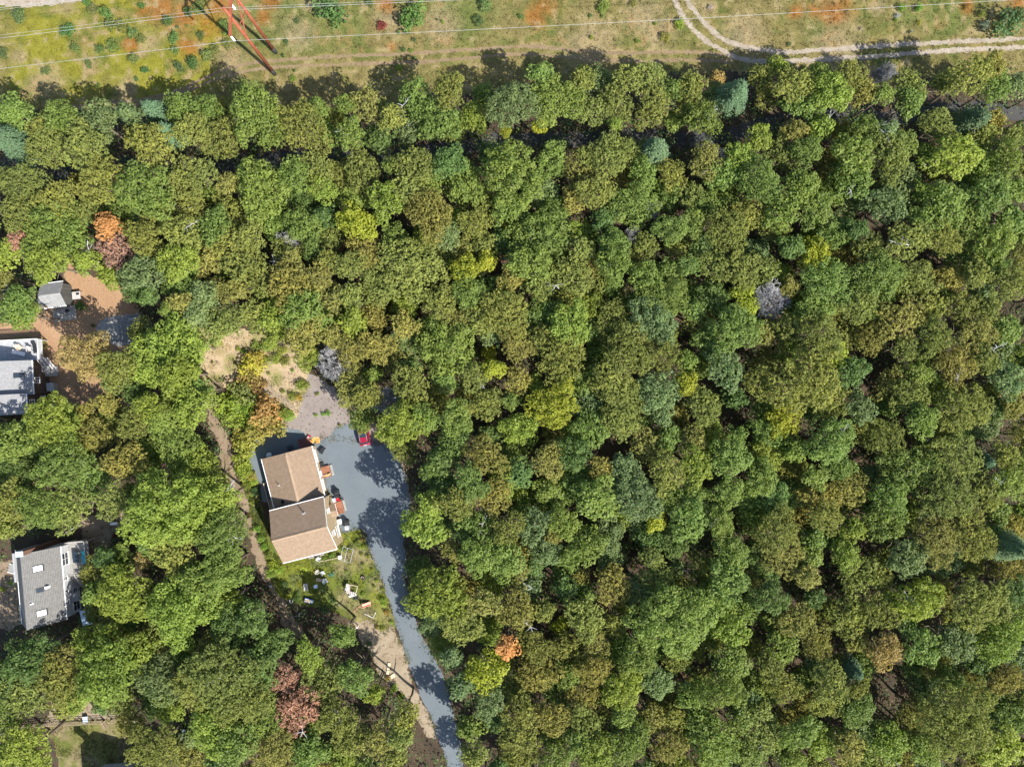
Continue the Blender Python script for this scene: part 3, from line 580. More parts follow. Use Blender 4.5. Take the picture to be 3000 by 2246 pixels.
window(gh, 'E', (3.42, -1.9, 1.3), .8, 1.1); window(gh, 'E', (3.42, -4.3, 1.2), 1.9, 1.7, True, grid=(2, 1)); door(gh, 'E', (3.42, -2.8, .2), .95, 2., 'white')
for x in (-1.6, 1.9): window(gh, 'N', (x, 5.6, 3.4), .9, 1.2)
for y in (-3.5, 1.): window(gh, 'W', (-3.2, y, 2.), 1., 1.3)
dm = MB().prism([(-3.5, 0), (-3.2, 0), (-3.2, 5.1), (-3.5, 5.0)], 'y', .9, 5.4).build('bump_out', MT['siding_white'], gh)
MB().slab([(3.45, -3.55, 2.5), (4.45, -3.55, 2.25), (4.45, -2.2, 2.25), (3.45, -2.2, 2.5)], .1).build('entry_roof', MT['roof_pale_x'], gh)
# its raised deck
gd = thing('raised_deck', 'raised weathered grey deck with railing and turquoise chairs beside the grey-roofed house', 'deck', gw(3.5, 3.4), GA)
n_ = 26
for k in range(n_): MB().box(0.02, 3.2, -2.6 + k*.2 + .006, -2.6 + (k+1)*.2 - .006, 2.15, 2.2 + random.uniform(0, .006)).build('plank', MT['plank_grey'], gd)
MB().box(.05, 3.15, -2.55, 2.55, 1.95, 2.15).build('joist_frame', MT['greywood'], gd)
for x in (.15, 1.6, 3.1):
    for y in (-2.5, 0, 2.5): MB().box(x - .06, x + .06, y - .06, y + .06, 0, 1.95).build('support_post', MT['greywood'], gd)
for p, q in (((3.15, -2.55), (3.15, 2.55)), ((.1, 2.55), (3.15, 2.55)), ((1.2, -2.55), (3.15, -2.55))):
    rl = MB().beam((*p, 3.15), (*q, 3.15), .09, .05).build('rail', MT['greywood'], gd); MB().beam((*p, 2.3), (*q, 2.3), .05, .05).build('lower_rail', MT['greywood'], rl)
    L_ = math.hypot(q[0]-p[0], q[1]-p[1]); nb = int(L_ / .16)
    for k in range(nb + 1):
        x, y = p[0] + (q[0]-p[0])*k/nb, p[1] + (q[1]-p[1])*k/nb; MB().box(x - .02, x + .02, y - .02, y + .02, 2.2, 3.13).build('baluster', MT['greywood'], rl)
st = thing('deck_stairs', 'grey wooden stairs going down from the raised deck along the white wall', 'stairs', gw(3.95, .75), GA)
for k in range(9): MB().box(-.4, .5, -.28*k - .28, -.28*k - .02, 2.0 - .22*k - .05, 2.0 - .22*k).build('step', MT['plank_grey'], st)
for x in (-.45, .55): MB().beam((x, 0, 2.0), (x, -2.6, .02), .06, .22).build('stringer', MT['greywood'], st)
for x in (-.45, .55):
    hr = MB().beam((x, 0, 2.95), (x, -2.5, .95), .06, .06).build('handrail', MT['greywood'], st)
    for k in range(10): MB().box(x - .02, x + .02, -.25*k - .02, -.25*k + .02, 2.0 - .2*k, 2.92 - .2*k).build('baluster', MT['greywood'], hr)
t = thing('garden_table', 'long dark-framed glass table on the raised grey deck', 'table', gw(5.0, 3.6, 2.207), GA)
MB().box(-.45, .45, -.85, .85, .70, .73).build('table_top', MT['glass'], t)
for a, b_ in (((-.45, -.85), (.45, -.85)), ((.45, -.85), (.45, .85)), ((.45, .85), (-.45, .85)), ((-.45, .85), (-.45, -.85))): MB().tube((*a, .72), (*b_, .72), .03).build('frame', MT['darkmetal'], t)
for x in (-.4, .4):
    for y in (-.8, .8): MB().tube((x, y, 0), (x, y, .70), .025).build('leg', MT['darkmetal'], t)
def lawn_chair(name, label, loc, rz, mat, group=None, s=1.0):
    t = thing(name, label, 'chair', loc, rz, group)
    for k in range(5): MB().box((-.26 + k*.105)*s, (-.26 + k*.105 + .095)*s, -.28*s, .25*s, .36*s, .39*s).build('seat_slat', MT[mat], t)
    for k in range(5):
        x = (-.26 + k*.105 + .048)*s; MB().beam((x, .24*s, .39*s), (x, .52*s, (.92 - .02*abs(k-2))*s), .095*s, .025*s).build('back_slat', MT[mat], t)
    for x in (-.36, .36):
        MB().box((x - .07)*s, (x + .07)*s, -.38*s, .36*s, .56*s, .585*s).build('armrest', MT[mat], t)
        MB().box((x - .03)*s, (x + .03)*s, -.34*s, -.26*s, 0, .56*s).build('leg', MT[mat], t); MB().box((x - .03)*s, (x + .03)*s, .26*s, .34*s, 0, .56*s).build('leg', MT[mat], t)
    MB().box(-.33*s, .33*s, -.3*s, -.27*s, .28*s, .36*s).build('apron', MT[mat], t)
    return t
lawn_chair('deck_chair', 'turquoise slatted chair on the grey deck, the upper of two', gw(6.15, 3.95, 2.207), GA - math.pi/2, 'turq', 'turquoise deck chairs')
lawn_chair('deck_chair', 'turquoise slatted chair on the grey deck, the lower of two', gw(6.15, 2.95, 2.207), GA - math.pi/2, 'turq', 'turquoise deck chairs')
t = thing('entry_ramp', 'white concrete ramp leading to the left wall of the grey-roofed house', 'ramp', gw(-3.55, .9), GA - .32)
MB().prism([(0, 0), (0, .5), (-4.5, .05), (-4.5, 0)], 'y', -.75, .75).build('ramp_slab', MT['concrete'], t)
for y in (-.7, .7): MB().beam((0, y, .55), (-4.5, y, .1), .1, .1).build('kerb', MT['white'], t)
t = thing('planter_bed', 'timber-edged planting bed at the lower left corner of the grey-roofed house', 'planter', gw(-4.6, -4.7), GA)
for a in (-.7, .7): MB().box(-1.9, 1.3, a - .05, a + .05, 0, .35).build('edging', MT['palewood'], t)
for a in (-1.9, 1.3): MB().box(a - .05, a + .05, -.7, .7, 0, .35).build('edging', MT['palewood'], t)
MB().box(-1.85, 1.25, -.65, .65, 0, .22).build('soil', MT['floor'], t)
t = thing('lean_to', 'pale translucent lean-to shed at the lower right corner of the white wall', 'shed', gw(5.6, -6.1), GA + .15)
MB().box(-.9, .8, -1.3, 1.0, 0, 1.9).build('wall', MT['siding_white'], t); MB().slab([(-1., -1.4, 2.3), (.95, -1.4, 1.95), (.95, 1.1, 1.95), (-1., 1.1, 2.3)], .08).build('roof', MT['bluewhite'], t)
t = thing('propane_tank', 'white cylindrical propane tank lying on the dirt above the grey deck', 'tank', (*at(Z3, 1400, 130), .0), .05)
MB().tube((-.45, 0, .42), (.45, 0, .42), .27, .27, 14).tube((-.6, 0, .42), (-.45, 0, .42), .12, .27, 14).tube((.45, 0, .42), (.6, 0, .42), .27, .12, 14).build('cylinder', MT['white'], t, True)
for x in (-.3, .3): MB().box(x - .05, x + .05, -.2, .2, 0, .2).build('foot', MT['concrete'], t)
t = thing('fence', 'short timber fence panel running up from the raised deck', 'fence', at(Z3, 935, 185), .56)
for k in range(3): MB().box(-1.1 + k*1.1 - .05, -1.1 + k*1.1 + .05, -.05, .05, 0, 1.5).build('post', MT['greywood'], t)
for z in (.3, .8, 1.35): MB().box(-1.15, 1.15, .051, .08, z, z + .12).build('rail', MT['greywood'], t)

# grey-roofed house at the upper left edge
UO, UA = (-80.818, .041), math.radians(3.)
def uw(x, y, z=0.): c, s_ = math.cos(UA), math.sin(UA); return (UO[0] + c*x - s_*y, UO[1] + s_*x + c*y, z)
uh = thing('house', 'brown-shingled house with pale grey roof and one skylight above a mulch yard', 'house', UO, UA)
MB().prism([(5.55, 0), (5.55, 4.4), (-2., 7.0), (-8., 4.9), (-8., 0)], 'y', -2.0, 3.1).build('wall', MT['siding_brown'], uh)
MB().prism([(5.35, 0), (5.35, 5.75), (-2., 8.3), (-7., 6.2), (-7., 0)], 'y', -4.9, -2.05).build('wall', MT['siding_brown'], uh)
r1 = MB().slab([(5.85, -2.05, 4.45), (5.85, 3.3, 4.45), (-2., 3.3, 7.15), (-2., -2.05, 7.15)], .14).slab([(-2., 3.3, 7.15), (-8.3, 3.3, 4.95), (-8.3, -2.05, 4.95), (-2., -2.05, 7.15)], .14).build('roof', MT['roof_pale_x'], uh)
r2 = MB().slab([(5.62, -5.05, 5.8), (5.62, -1.9, 5.8), (-2., -1.9, 8.45), (-2., -5.05, 8.45)], .14).slab([(-2., -1.9, 8.45), (-7.2, -1.9, 6.2), (-7.2, -5.05, 6.2), (-2., -5.05, 8.45)], .14).build('roof', MT['roof_pale_x'], uh)
MB().box(5.85, 5.93, -2.05, 3.3, 4.3, 4.45).build('gutter', MT['trim'], r1); MB().box(5.62, 5.7, -5.05, -1.9, 5.65, 5.8).build('gutter', MT['trim'], r2)
sl = .344; x, y, zz = 4.2, 1.0, 4.45 + 1.65 * .344
o = MB().slab([(x - .72, y - .38, zz + .72*sl + .12), (x + .72, y - .38, zz - .72*sl + .12), (x + .72, y + .38, zz - .72*sl + .12), (x - .72, y + .38, zz + .72*sl + .12)], .25).build('skylight', MT['darkmetal'], r1)
MB().slab([(x - .6, y - .28, zz + .6*sl + .14), (x + .6, y - .28, zz - .6*sl + .14), (x + .6, y + .28, zz - .6*sl + .14), (x - .6, y + .28, zz + .6*sl + .14)], .05).build('pane', MT['glass'], o)
pipe(uh, 2.6, -3.3, 6.8, .5, .07, 'black')
window(uh, 'E', (5.55, .2, 3.0), .9, 1.2, grid=(2, 1)); window(uh, 'E', (5.35, -3.3, 4.2), .9, 1.2, grid=(2, 1)); window(uh, 'E', (5.35, -2.75, 1.6), .9, 1.1); window(uh, 'E', (5.55, 2., 1.2), .9, 1.1)
ud = thing('raised_deck', 'raised blue-grey deck with white railing above the brown-shingled house', 'deck', uw(0, 3.4), UA)
for k in range(17): MB().box(-6. + k*.7 + .01, -6. + (k+1)*.7 - .01, .05, 3.4, 1.85, 1.9 + random.uniform(0, .006)).build('plank', MT['plank_bluegrey'], ud)
MB().box(-5.9, 5.8, .1, 3.3, 1.6, 1.85).build('joist_frame', MT['greywood'], ud)
for x in (-5.5, -1.5, 2.2, 5.6):
    for y in (.3, 3.2): MB().box(x - .06, x + .06, y - .06, y + .06, 0, 1.6).build('support_post', MT['greywood'], ud)
for p, q in (((5.8, .1), (5.8, 3.35)), ((-6., 3.35), (5.8, 3.35))):
    rl = MB().beam((*p, 2.85), (*q, 2.85), .1, .06).build('rail', MT['white'], ud); L_ = math.hypot(q[0]-p[0], q[1]-p[1]); nb = int(L_ / .17)
    for k in range(nb + 1):
        x, y = p[0] + (q[0]-p[0])*k/nb, p[1] + (q[1]-p[1])*k/nb; MB().box(x - .025, x + .025, y - .025, y + .025, 1.9, 2.82).build('baluster', MT['white'], rl)
st = thing('deck_stairs', 'white-railed stairs from the blue-grey deck down to the mulch', 'stairs', uw(6.0, 3.6), UA + .25)
for k in range(8): MB().box(-.5, .5, -.28*k - .28, -.28*k - .02, 1.75 - .22*k - .05, 1.75 - .22*k).build('step', MT['plank_bluegrey'], st)
for x in (-.55, .55):
    MB().beam((x, 0, 1.75), (x, -2.3, .02), .06, .2).build('stringer', MT['white'], st); hr = MB().beam((x, 0, 2.7), (x, -2.3, .95), .07, .06).build('handrail', MT['white'], st)
    for k in range(9): MB().box(x - .02, x + .02, -.25*k - .02, -.25*k + .02, 1.7 - .2*k, 2.65 - .19*k).build('baluster', MT['white'], hr)
def lounger(label, loc, rz, mat='white'):
    t = thing('sun_lounger', label, 'lounger', loc, rz)
    for k in range(8): MB().box(-.3, .3, -.9 + k*.16, -.9 + k*.16 + .14, .3, .33).build('slat', MT[mat], t)
    MB().beam((0, .38, .33), (0, .95, .72), .6, .05).build('backrest', MT[mat], t)
    for x in (-.28, .28):
        MB().box(x - .03, x + .03, -.92, .42, .24, .3).build('side_rail', MT['greywood'], t)
        for y in (-.8, .3): MB().box(x - .03, x + .03, y - .03, y + .03, 0, .24).build('leg', MT['greywood'], t)
lounger('white slatted lounger at the left of the blue-grey deck', (*at(Z12, 215, 262, 1.9), 1.907), 1.3)
lounger('dark cushioned lounger near the white railing of the blue-grey deck', (*at(Z12, 372, 205, 1.9), 1.907), .15, 'black')
lawn_chair('deck_chair', 'pale wooden chair near the hedge on the blue-grey deck', (*at(Z12, 215, 205, 1.9), 1.907), .9, 'palewood')
lawn_chair('deck_chair', 'grey wooden chair in the middle of the blue-grey deck', (*at(Z12, 320, 225, 1.9), 1.907), .2, 'greywood')
t = thing('storage_cabinet', 'grey flat-topped cabinet standing against the brown shingle wall', 'cabinet', (*at(Z12, 515, 610, 1.2), 0), UA)
MB().box(-.5, .5, -.6, .6, 0, 1.15).build('body', MT['greywood'], t); MB().box(-.56, .56, -.66, .66, 1.15, 1.2).build('top', MT['lightgrey'], t)
t = thing('tarp_box', 'box under a bright blue tarp at the foot of the brown-shingled wall', 'tarp', (*at(Z12, 500, 800, .6), 0), UA)
MB().box(-.5, .5, -.35, .35, 0, .55, bev=.08).build('tarp', MT['blue'], t); MB().tube((-.45, -.4, .05), (.45, -.4, .05), .05).build('weight', MT['greywood'], t)
t = thing('bulkhead', 'sloping brown cellar bulkhead against the brown-shingled house', 'bulkhead', uw(6.2, 1.6), UA)
MB().prism([(-.6, 0), (.9, 0), (.9, .25), (-.6, 1.1)], 'y', -.8, .8).build('hatch', MT['concrete'], t); MB().box(-.02, .02, -.8, .8, .7, .82).build('seam', MT['greywood'], t)
# garden shed
SO, SA = (-73.94, 14.3), math.radians(8.)
sh = thing('garden_shed', 'small garden shed with pale grey gable roof beside the mulch yard', 'shed', SO, SA)
gable_x(sh, -.7, 2.45, -2.0, 1.35, 2.65, -.4, 3.7, 'siding_grey', 'roof_pale_y', .25, .2)
MB().slab([(-1.85, -2.2, 2.3), (-.95, -2.2, 2.55), (-.95, -.4, 2.9), (-1.85, -.4, 2.3)], .1).build('lean_to_roof', MT['roof_pale_x'], sh); MB().box(-1.7, -.72, -1.9, -.5, 0, 2.2).build('wall', MT['siding_grey'], sh)
door(sh, 'E', (2.45, -.5, .05), 1.4, 2., 'siding_grey')
deck('pale grey plank platform below the garden shed', at(Z14, 350, 375), math.radians(8), -1.9, 1.9, -1.1, 1.1, .25, 'plank_grey', name='platform')
t = thing('planter_pot', 'round black pot on the shed platform', 'pot', (*at(Z14, 375, 345, .3), .257)); MB().lathe([(.16, 0), (.24, .38), (.26, .40), (.2, .40), (.18, .3)], n=14).build('pot', MT['black'], t, True)
t = thing('wash_basin', 'small white basin on the shed platform', 'basin', (*at(Z14, 278, 375, .3), .257), .5); MB().box(-.2, .2, -.12, .12, 0, .22, bev=.04).build('basin', MT['white'], t)
t = thing('potting_table', 'grey potting table with an open lid beside the shed wall', 'table', (*at(Z14, 458, 190, .8), 0), .1)
MB().box(-.65, .65, -.6, .6, .75, .82).build('table_top', MT['greywood'], t); MB().box(.05, .5, .05, .4, .82, .9).build('tray', MT['darkmetal'], t)
for x in (-.55, .55):
    for y in (-.5, .5): MB().box(x - .04, x + .04, y - .04, y + .04, 0, .75).build('leg', MT['greywood'], t)
# patio things
t = thing('fire_pit', 'square dark fire pit with pale rim on the stone patio', 'fire pit', (*at(Z14, 1065, 580, .3), .02), .12)
for a, b_ in (((-.5, -.5), (.5, -.5)), ((.5, -.5), (.5, .5)), ((.5, .5), (-.5, .5)), ((-.5, .5), (-.5, -.5))): MB().beam((*a, .2), (*b_, .2), .14, .4).build('rim', MT['concrete'], t)
MB().box(-.43, .43, -.43, .43, 0, .05).build('ash_bed', MT['rubber'], t)
t = thing('garden_bench', 'dark low bench at the upper side of the stone patio', 'bench', (*at(Z14, 1045, 425, .4), .03), .12)
for k in range(3): MB().box(-1., 1., -.22 + k*.15, -.22 + k*.15 + .13, .4, .44).build('seat_slat', MT['greywood'], t)
for x in (-.8, .8): MB().box(x - .05, x + .05, -.2, .2, 0, .4).build('leg', MT['greywood'], t)
t = thing('patio_slab', 'large square concrete slab at the left of the stone patio', 'slab', (*at(Z14, 800, 540), .02), .1); MB().box(-1.45, 1.45, -1.6, 1.6, 0, .06, bev=.02).build('slab', MT['concrete'], t)
# house whose roof corner and shadow enter at the bottom left
bw = at(Z6, 1215, 1075, 4.5)
bh = thing('house', 'house at the bottom edge of which only a white-trimmed gable tip shows', 'house', (bw[0] + .3, bw[1] - 6.2), math.radians(4.))
gable_y(bh, -3.9, 3.9, -7., 4.3, 4.6, 0., 7.2, 'siding_white', 'roof_tan_x', .25, .2)
o = MB().box(-1.6, -.75, 3.2, 3.95, 4.5, 9.0).build('chimney', MT['brick'], bh); MB().box(-1.68, -.67, 3.12, 4.03, 9., 9.12).build('chimney_cap', MT['concrete'], o)

# ------------------------------------------------------------------ car
def make_car(loc, rz):
    t = thing('parked_car', 'dark red estate car with silver roof rails parked at the top of the driveway', 'car', loc, rz)
    secs = [(-2.34, .62, .42, .70), (-2.30, .80, .34, .92), (-2.05, .87, .26, 1.0), (-1.2, .90, .24, 1.02), (0., .91, .24, 1.0), (1.0, .90, .24, .97), (1.75, .88, .26, .90), (2.15, .80, .32, .80), (2.34, .60, .42, .68)]
    V = []; n = 10
    for y, hw, z0, z1 in secs:
        V += [(-hw + .08, y, z0), (hw - .08, y, z0), (hw, y, z0 + .12), (hw + .02, y, (z0 + z1) / 2), (hw - .02, y, z1 - .1), (hw - .12, y, z1), (-hw + .12, y, z1), (-hw + .02, y, z1 - .1), (-hw - .02, y, (z0 + z1) / 2), (-hw, y, z0 + .12)]
    F = [tuple(range(n - 1, -1, -1)), tuple(range((len(secs) - 1) * n, len(secs) * n))]
    for i in range(len(secs) - 1):
        for k in range(n): F.append((i*n + k, i*n + (k+1) % n, (i+1)*n + (k+1) % n, (i+1)*n + k))
    bd = MB(); bd._a(V, F); body = bd.build('body', MT['carred'], t, True)
    # greenhouse (glass), roof, pillars
    gl = MB(); base = [(-.80, -2.12), (.80, -2.12), (.82, -1.2), (.82, .55), (.76, 1.02), (-.76, 1.02), (-.82, .55), (-.82, -1.2)]; top = [(-.62, -1.78), (.62, -1.78), (.66, -1.2), (.66, .05), (.60, .28), (-.60, .28), (-.66, .05), (-.66, -1.2)]
    vs_ = [(x, y, .97) for x, y in base] + [(x, y, 1.46) for x, y in top]; gl._a(vs_, [tuple(range(8, 16))] + [(k, (k+1) % 8, 8 + (k+1) % 8, 8 + k) for k in range(8)]); gl.build('windows', MT['glass'], t)
    rf = MB(); lo = [(x * 1.04, y * 1.015, 1.45) for x, y in top]; up = [(x * .95, y * .97, 1.53) for x, y in top]; rf._a(lo + up, [tuple(range(7, -1, -1)), tuple(range(8, 16))] + [(k, (k+1) % 8, 8 + (k+1) % 8, 8 + k) for k in range(8)]); roof = rf.build('roof', MT['carred'], t)
    for sx in (-1, 1):
        MB().tube((sx*.56, -1.6, 1.60), (sx*.56, .05, 1.60), .025).build('roof_rail', MT['metal'], roof)
        for y in (-.55, .42): MB().beam((sx*.815, y, .98), (sx*.665, y - .1, 1.47), .05, .09).build('pillar', MT['carred'], t)
        MB().box(min(sx*.9, sx*1.06), max(sx*.9, sx*1.06), .62, .76, .96, 1.1, bev=.03).build('mirror', MT['carred'], t)
        MB().box(min(sx*.45, sx*.76), max(sx*.45, sx*.76), 2.22, 2.31, .62, .76).build('headlight', MT['lightgrey'], t); MB().box(min(sx*.6, sx*.82), max(sx*.6, sx*.82), -2.36, -2.26, .68, .9).build('tail_light', MT['red'], t)
        for y in (-1.4, 1.42):
            w_ = MB().tube((sx*.72, y, .33), (sx*.93, y, .33), .33, .33, 18).build('wheel', MT['rubber'], t); MB().tube((sx*.92, y, .33), (sx*.945, y, .33), .21, .19, 14).build('rim', MT['metal'], w_)
        for k, y in enumerate((-.55, .45)): MB().box(min(sx*.91, sx*.945), max(sx*.91, sx*.945), y - .1, y + .08, .80, .83).build('handle', MT['carred'], t)
    MB().box(-.75, .75, -2.40, -2.28, .38, .58, bev=.03).build('bumper', MT['black'], t); MB().box(-.7, .7, 2.27, 2.38, .36, .54, bev=.03).build('bumper', MT['black'], t)
    MB().box(-.26, .26, -2.375, -2.32, .72, .84).build('number_plate', MT['white'], t)
    MB().box(-.55, .55, -1.0, -.35, 1.531, 1.538).build('sunroof', MT['glass'], roof)
    return t
make_car(at(Z1, 1205, 205, .6), math.radians(9.5))

# ------------------------------------------------------------------ things round the cream house
def wheelie(label, loc, rz, body='black', lid='black', lying=False, s=1.0):
    t = thing('wheeled_bin', label, 'bin', loc, rz)
    vs_ = [(-.24, -.22, .08), (.24, -.22, .08), (.24, .24, .08), (-.24, .24, .08), (-.29, -.32, 1.), (.29, -.32, 1.), (.29, .34, 1.), (-.29, .34, 1.)]
    m_ = MB(); m_._a(vs_, [(3, 2, 1, 0), (4, 5, 6, 7), (0, 1, 5, 4), (1, 2, 6, 5), (2, 3, 7, 6), (3, 0, 4, 7)]); m_.build('bin_body', MT[body], t)
    o = MB().prism([(-.34, 1.0), (.38, 1.0), (.36, 1.06), (.0, 1.12), (-.32, 1.06)], 'x', -.31, .31).build('lid', MT[lid], t); MB().tube((-.25, .42, 1.0), (.25, .42, 1.0), .02).build('handle', MT[body], t)
    for x in (-.27, .27): MB().tube((x - .03, .26, .11), (x + .03, .26, .11), .11, .11, 12).build('wheel', MT['rubber'], t)
    t.scale = (s, s, s)
    if lying: t.rotation_euler = (math.radians(-90), 0, rz); t.location.z = .34
    return t
wheelie('black wheeled bin on the driveway, upper of the pair by the taller wing', at(Z10, 515, 195, .5), .3)
wheelie('black wheeled bin next to the red chair, lower of the pair', at(Z10, 515, 245, .5), .25)
wheelie('bin with pale grey lid standing alone on the driveway', at(Z10, 655, 690, .6), .2, 'lightgrey', 'lightgrey')
wheelie('black rounded bin just above the grey-lidded bin', at(Z10, 648, 615, .6), .25)
wheelie('black bin tipped over beside the orange boards', at(Z11, 955, 330), 2.6, lying=True)
t = thing('heat_pump', 'white outdoor unit by the cream wall below the porch', 'appliance', at(Z10, 547, 605, .4), TANA)
MB().box(-.3, .3, -.4, .4, .05, .75, bev=.03).build('case', MT['white'], t); MB().torus((.301, 0, .4), .25, .02, 'x').build('fan_guard', MT['lightgrey'], t)
for y in (-.3, .3): MB().box(-.25, .25, y - .04, y + .04, 0, .05).build('foot', MT['black'], t)
lawn_chair('garden_chair', 'red plastic chair between the black bins and the porch deck', at(Z10, 532, 308, .4), .4, 'red', s=.8)
t = thing('kettle_grill', 'black kettle grill among the clutter above the porch deck', 'grill', at(Z10, 570, 285, .6))
MB().lathe([(.05, .45), (.26, .62), (.3, .75), (.28, .9), (.12, 1.02), (.03, 1.04)], n=16).build('bowl', MT['black'], t, True)
for a in range(3): MB().tube((.22*math.cos(a*2.1), .22*math.sin(a*2.1), .6), (.32*math.cos(a*2.1), .32*math.sin(a*2.1), 0), .015).build('leg', MT['metal'], t)
t = thing('storage_tub', 'blue and white tub by the cream wall beside the red chair', 'tub', at(Z10, 475, 305, .3), .3)
MB().box(-.25, .25, -.3, .3, 0, .4, bev=.04).build('tub', MT['blue'], t); MB().box(-.28, .28, -.33, .33, .4, .45).build('lid', MT['bluewhite'], t)
t = thing('utility_rack', 'open black metal rack leaning by the upper entry deck', 'rack', (*at(Z11, 915, 580, .3), 0), TANA)
for a, b_ in (((-.45, -.4), (.45, -.4)), ((.45, -.4), (.45, .4)), ((.45, .4), (-.45, .4)), ((-.45, .4), (-.45, -.4))):
    MB().tube((*a, .75), (*b_, .75), .025).build('rail', MT['darkmetal'], t); MB().tube((*a, 0), (*a, .78), .022).build('leg', MT['darkmetal'], t)
MB().box(-.42, .42, -.37, .37, .3, .32).build('shelf', MT['darkmetal'], t)
t = thing('lawn_mower', 'red lawn mower standing on the gravel above the cream house', 'lawn mower', at(Z11, 728, 190, .2), 2.5)
MB().box(-.25, .25, -.32, .28, .1, .26, bev=.05).build('cutting_deck', MT['red'], t); MB().lathe([(.14, .26), (.15, .38), (.08, .42)], n=12).build('engine', MT['lightgrey'], t)
for x in (-.27, .27):
    for y in (-.25, .25): MB().tube((x - .02, y, .1), (x + .02, y, .1), .1, .1, 12).build('wheel', MT['rubber'], t)
    MB().tube((x * .8, .25, .2), (x * .8, .85, .9), .014).build('handle_bar', MT['black'], t)
MB().tube((-.22, .85, .9), (.22, .85, .9), .016).build('grip', MT['black'], t)
for lab, u, v, a in (('orange plywood sheet lying on the gravel, left of two', 800, 232, -.75), ('orange plywood sheet lying on the gravel, right of two', 862, 232, .2)):
    t = thing('plywood_sheet', lab, 'board', (*at(Z11, u, v), .03), a, 'orange sheets on the gravel'); MB().box(-.3, .3, -.5, .5, 0, .03).build('panel', MT['orangeboard'], t); MB().box(-.28, .28, .46, .5, .03, .034).build('edge_strip', MT['palewood'], t)
t = thing('water_barrel', 'white round barrel in the shadow by the upper left house corner', 'barrel', at(Z11, 185, 440, .4))
MB().lathe([(.32, 0), (.38, .1), (.4, .4), (.38, .75), (.34, .8)], n=18).build('barrel', MT['white'], t, True); MB().lathe([(.3, .8), (.3, .83), (.12, .85)], n=16).build('lid', MT['bluewhite'], t)
t = thing('garden_cart', 'dark cart with a grey wheel in the shadow above the house', 'cart', at(Z11, 480, 335, .3), .4)
MB().box(-.45, .45, -.25, .25, .25, .5, taper=-.05).build('tray', MT['darkmetal'], t)
for y in (-.3, .3): w_ = MB().torus((-.3, y, .25), .2, .05, 'y').build('wheel', MT['rubber'], t); MB().tube((-.3, y - .02, .25), (-.3, y + .02, .25), .12, .12, 10).build('rim', MT['lightgrey'], w_)
MB().tube((.4, 0, .4), (.95, 0, .75), .02).build('handle', MT['metal'], t)
# timber and pipe frames of the small vegetable garden
t = thing('trellis_frame', 'dark metal trellis frame at the corner where lawn meets driveway', 'trellis', at(Z1, 1050, 1290), -.7)
for a, b_ in (((-.9, -.9), (.9, -.9)), ((.9, -.9), (.9, .9)), ((.9, .9), (-.9, .9)), ((-.9, .9), (-.9, -.9))): MB().tube((*a, 1.5), (*b_, 1.5), .03).build('rail', MT['darkmetal'], t); MB().tube((*a, 0), (*a, 1.53), .03).build('post', MT['darkmetal'], t)
t = thing('plant_cage', 'pale pipe frame over the vegetable bed beside the cream house', 'frame', at(Z1, 1060, 1390), -.25)
for a, b_ in (((-.85, -1.1), (.85, -1.1)), ((.85, -1.1), (.85, 1.1)), ((.85, 1.1), (-.85, 1.1)), ((-.85, 1.1), (-.85, -1.1)), ((-.1, -1.1), (-.1, 1.1))): MB().tube((*a, 1.1), (*b_, 1.1), .03).build('rail', MT['lightgrey'], t); MB().tube((*a, 0), (*a, 1.13), .03).build('post', MT['lightgrey'], t)
t = thing('low_fence', 'low pale wooden rail fence below the cream house wall', 'fence', at(Z1, 885, 1450), .2)
for k in range(4): MB().box(-1.6 + k*1.06 - .04, -1.6 + k*1.06 + .04, -.04, .04, 0, .6).build('post', MT['palewood'], t)
for z in (.2, .5): MB().box(-1.65, 1.65, .041, .07, z, z + .08).build('rail', MT['palewood'], t)
t = thing('hive_box', 'white square box on the low wooden fence corner', 'box', at(Z1, 980, 1430, .5), .1); MB().box(-.23, .23, -.23, .23, 0, .6).build('box', MT['white'], t); MB().box(-.27, .27, -.27, .27, .6, .65).build('lid', MT['white'], t)
lawn_chair('garden_chair', 'white chair standing at the end of the low wooden fence', at(Z1, 775, 1450, .4), 1.4, 'lightgrey', s=.8)
# lawn clutter
lawn_chair('garden_chair', 'grey-white chair with reddish edge, upper left of the lawn cluster', at(Z9, 432, 238, .4), 2.2, 'greywood', s=.75)
lawn_chair('garden_chair', 'white chair nearest the teal bicycle on the lawn', at(Z9, 502, 255, .4), .6, 'lightgrey', s=.75)
lawn_chair('garden_chair', 'large white reclining chair at the bottom of the lawn cluster', at(Z9, 530, 355, .4), .55, 'lightgrey', s=.95)
def low_table(label, loc, rz, w, d, mat, name='low_table'):
    t = thing(name, label, 'table', loc, rz)
    n_ = max(3, int(d / .12))
    for k in range(n_): MB().box(-w/2, w/2, -d/2 + k*d/n_ + .005, -d/2 + (k+1)*d/n_ - .005, .4, .43).build('slat', MT[mat], t)
    for x in (-w/2 + .06, w/2 - .06):
        for y in (-d/2 + .06, d/2 - .06): MB().box(x - .03, x + .03, y - .03, y + .03, 0, .4).build('leg', MT[mat], t)
low_table('brown slatted bench between the white lawn chairs', at(Z9, 450, 337, .4), -.15, .9, .55, 'wood', 'garden_bench')
low_table('grey-brown slatted table in the tree shade left of the round table', at(Z9, 285, 430, .4), .1, .7, 1.15, 'greywood')
t = thing('round_table', 'round pale blue table in the tree shade on the lawn', 'table', at(Z9, 408, 422, .6))
MB().lathe([(.3, .56), (.32, .58), (.32, .61), (.29, .62)], n=24).build('table_top', MT['bluewhite'], t); MB().tube((0, 0, .03), (0, 0, .57), .04).build('stem', MT['white'], t); MB().lathe([(.2, 0), (.2, .02), (.05, .05)], n=14).build('base', MT['white'], t)
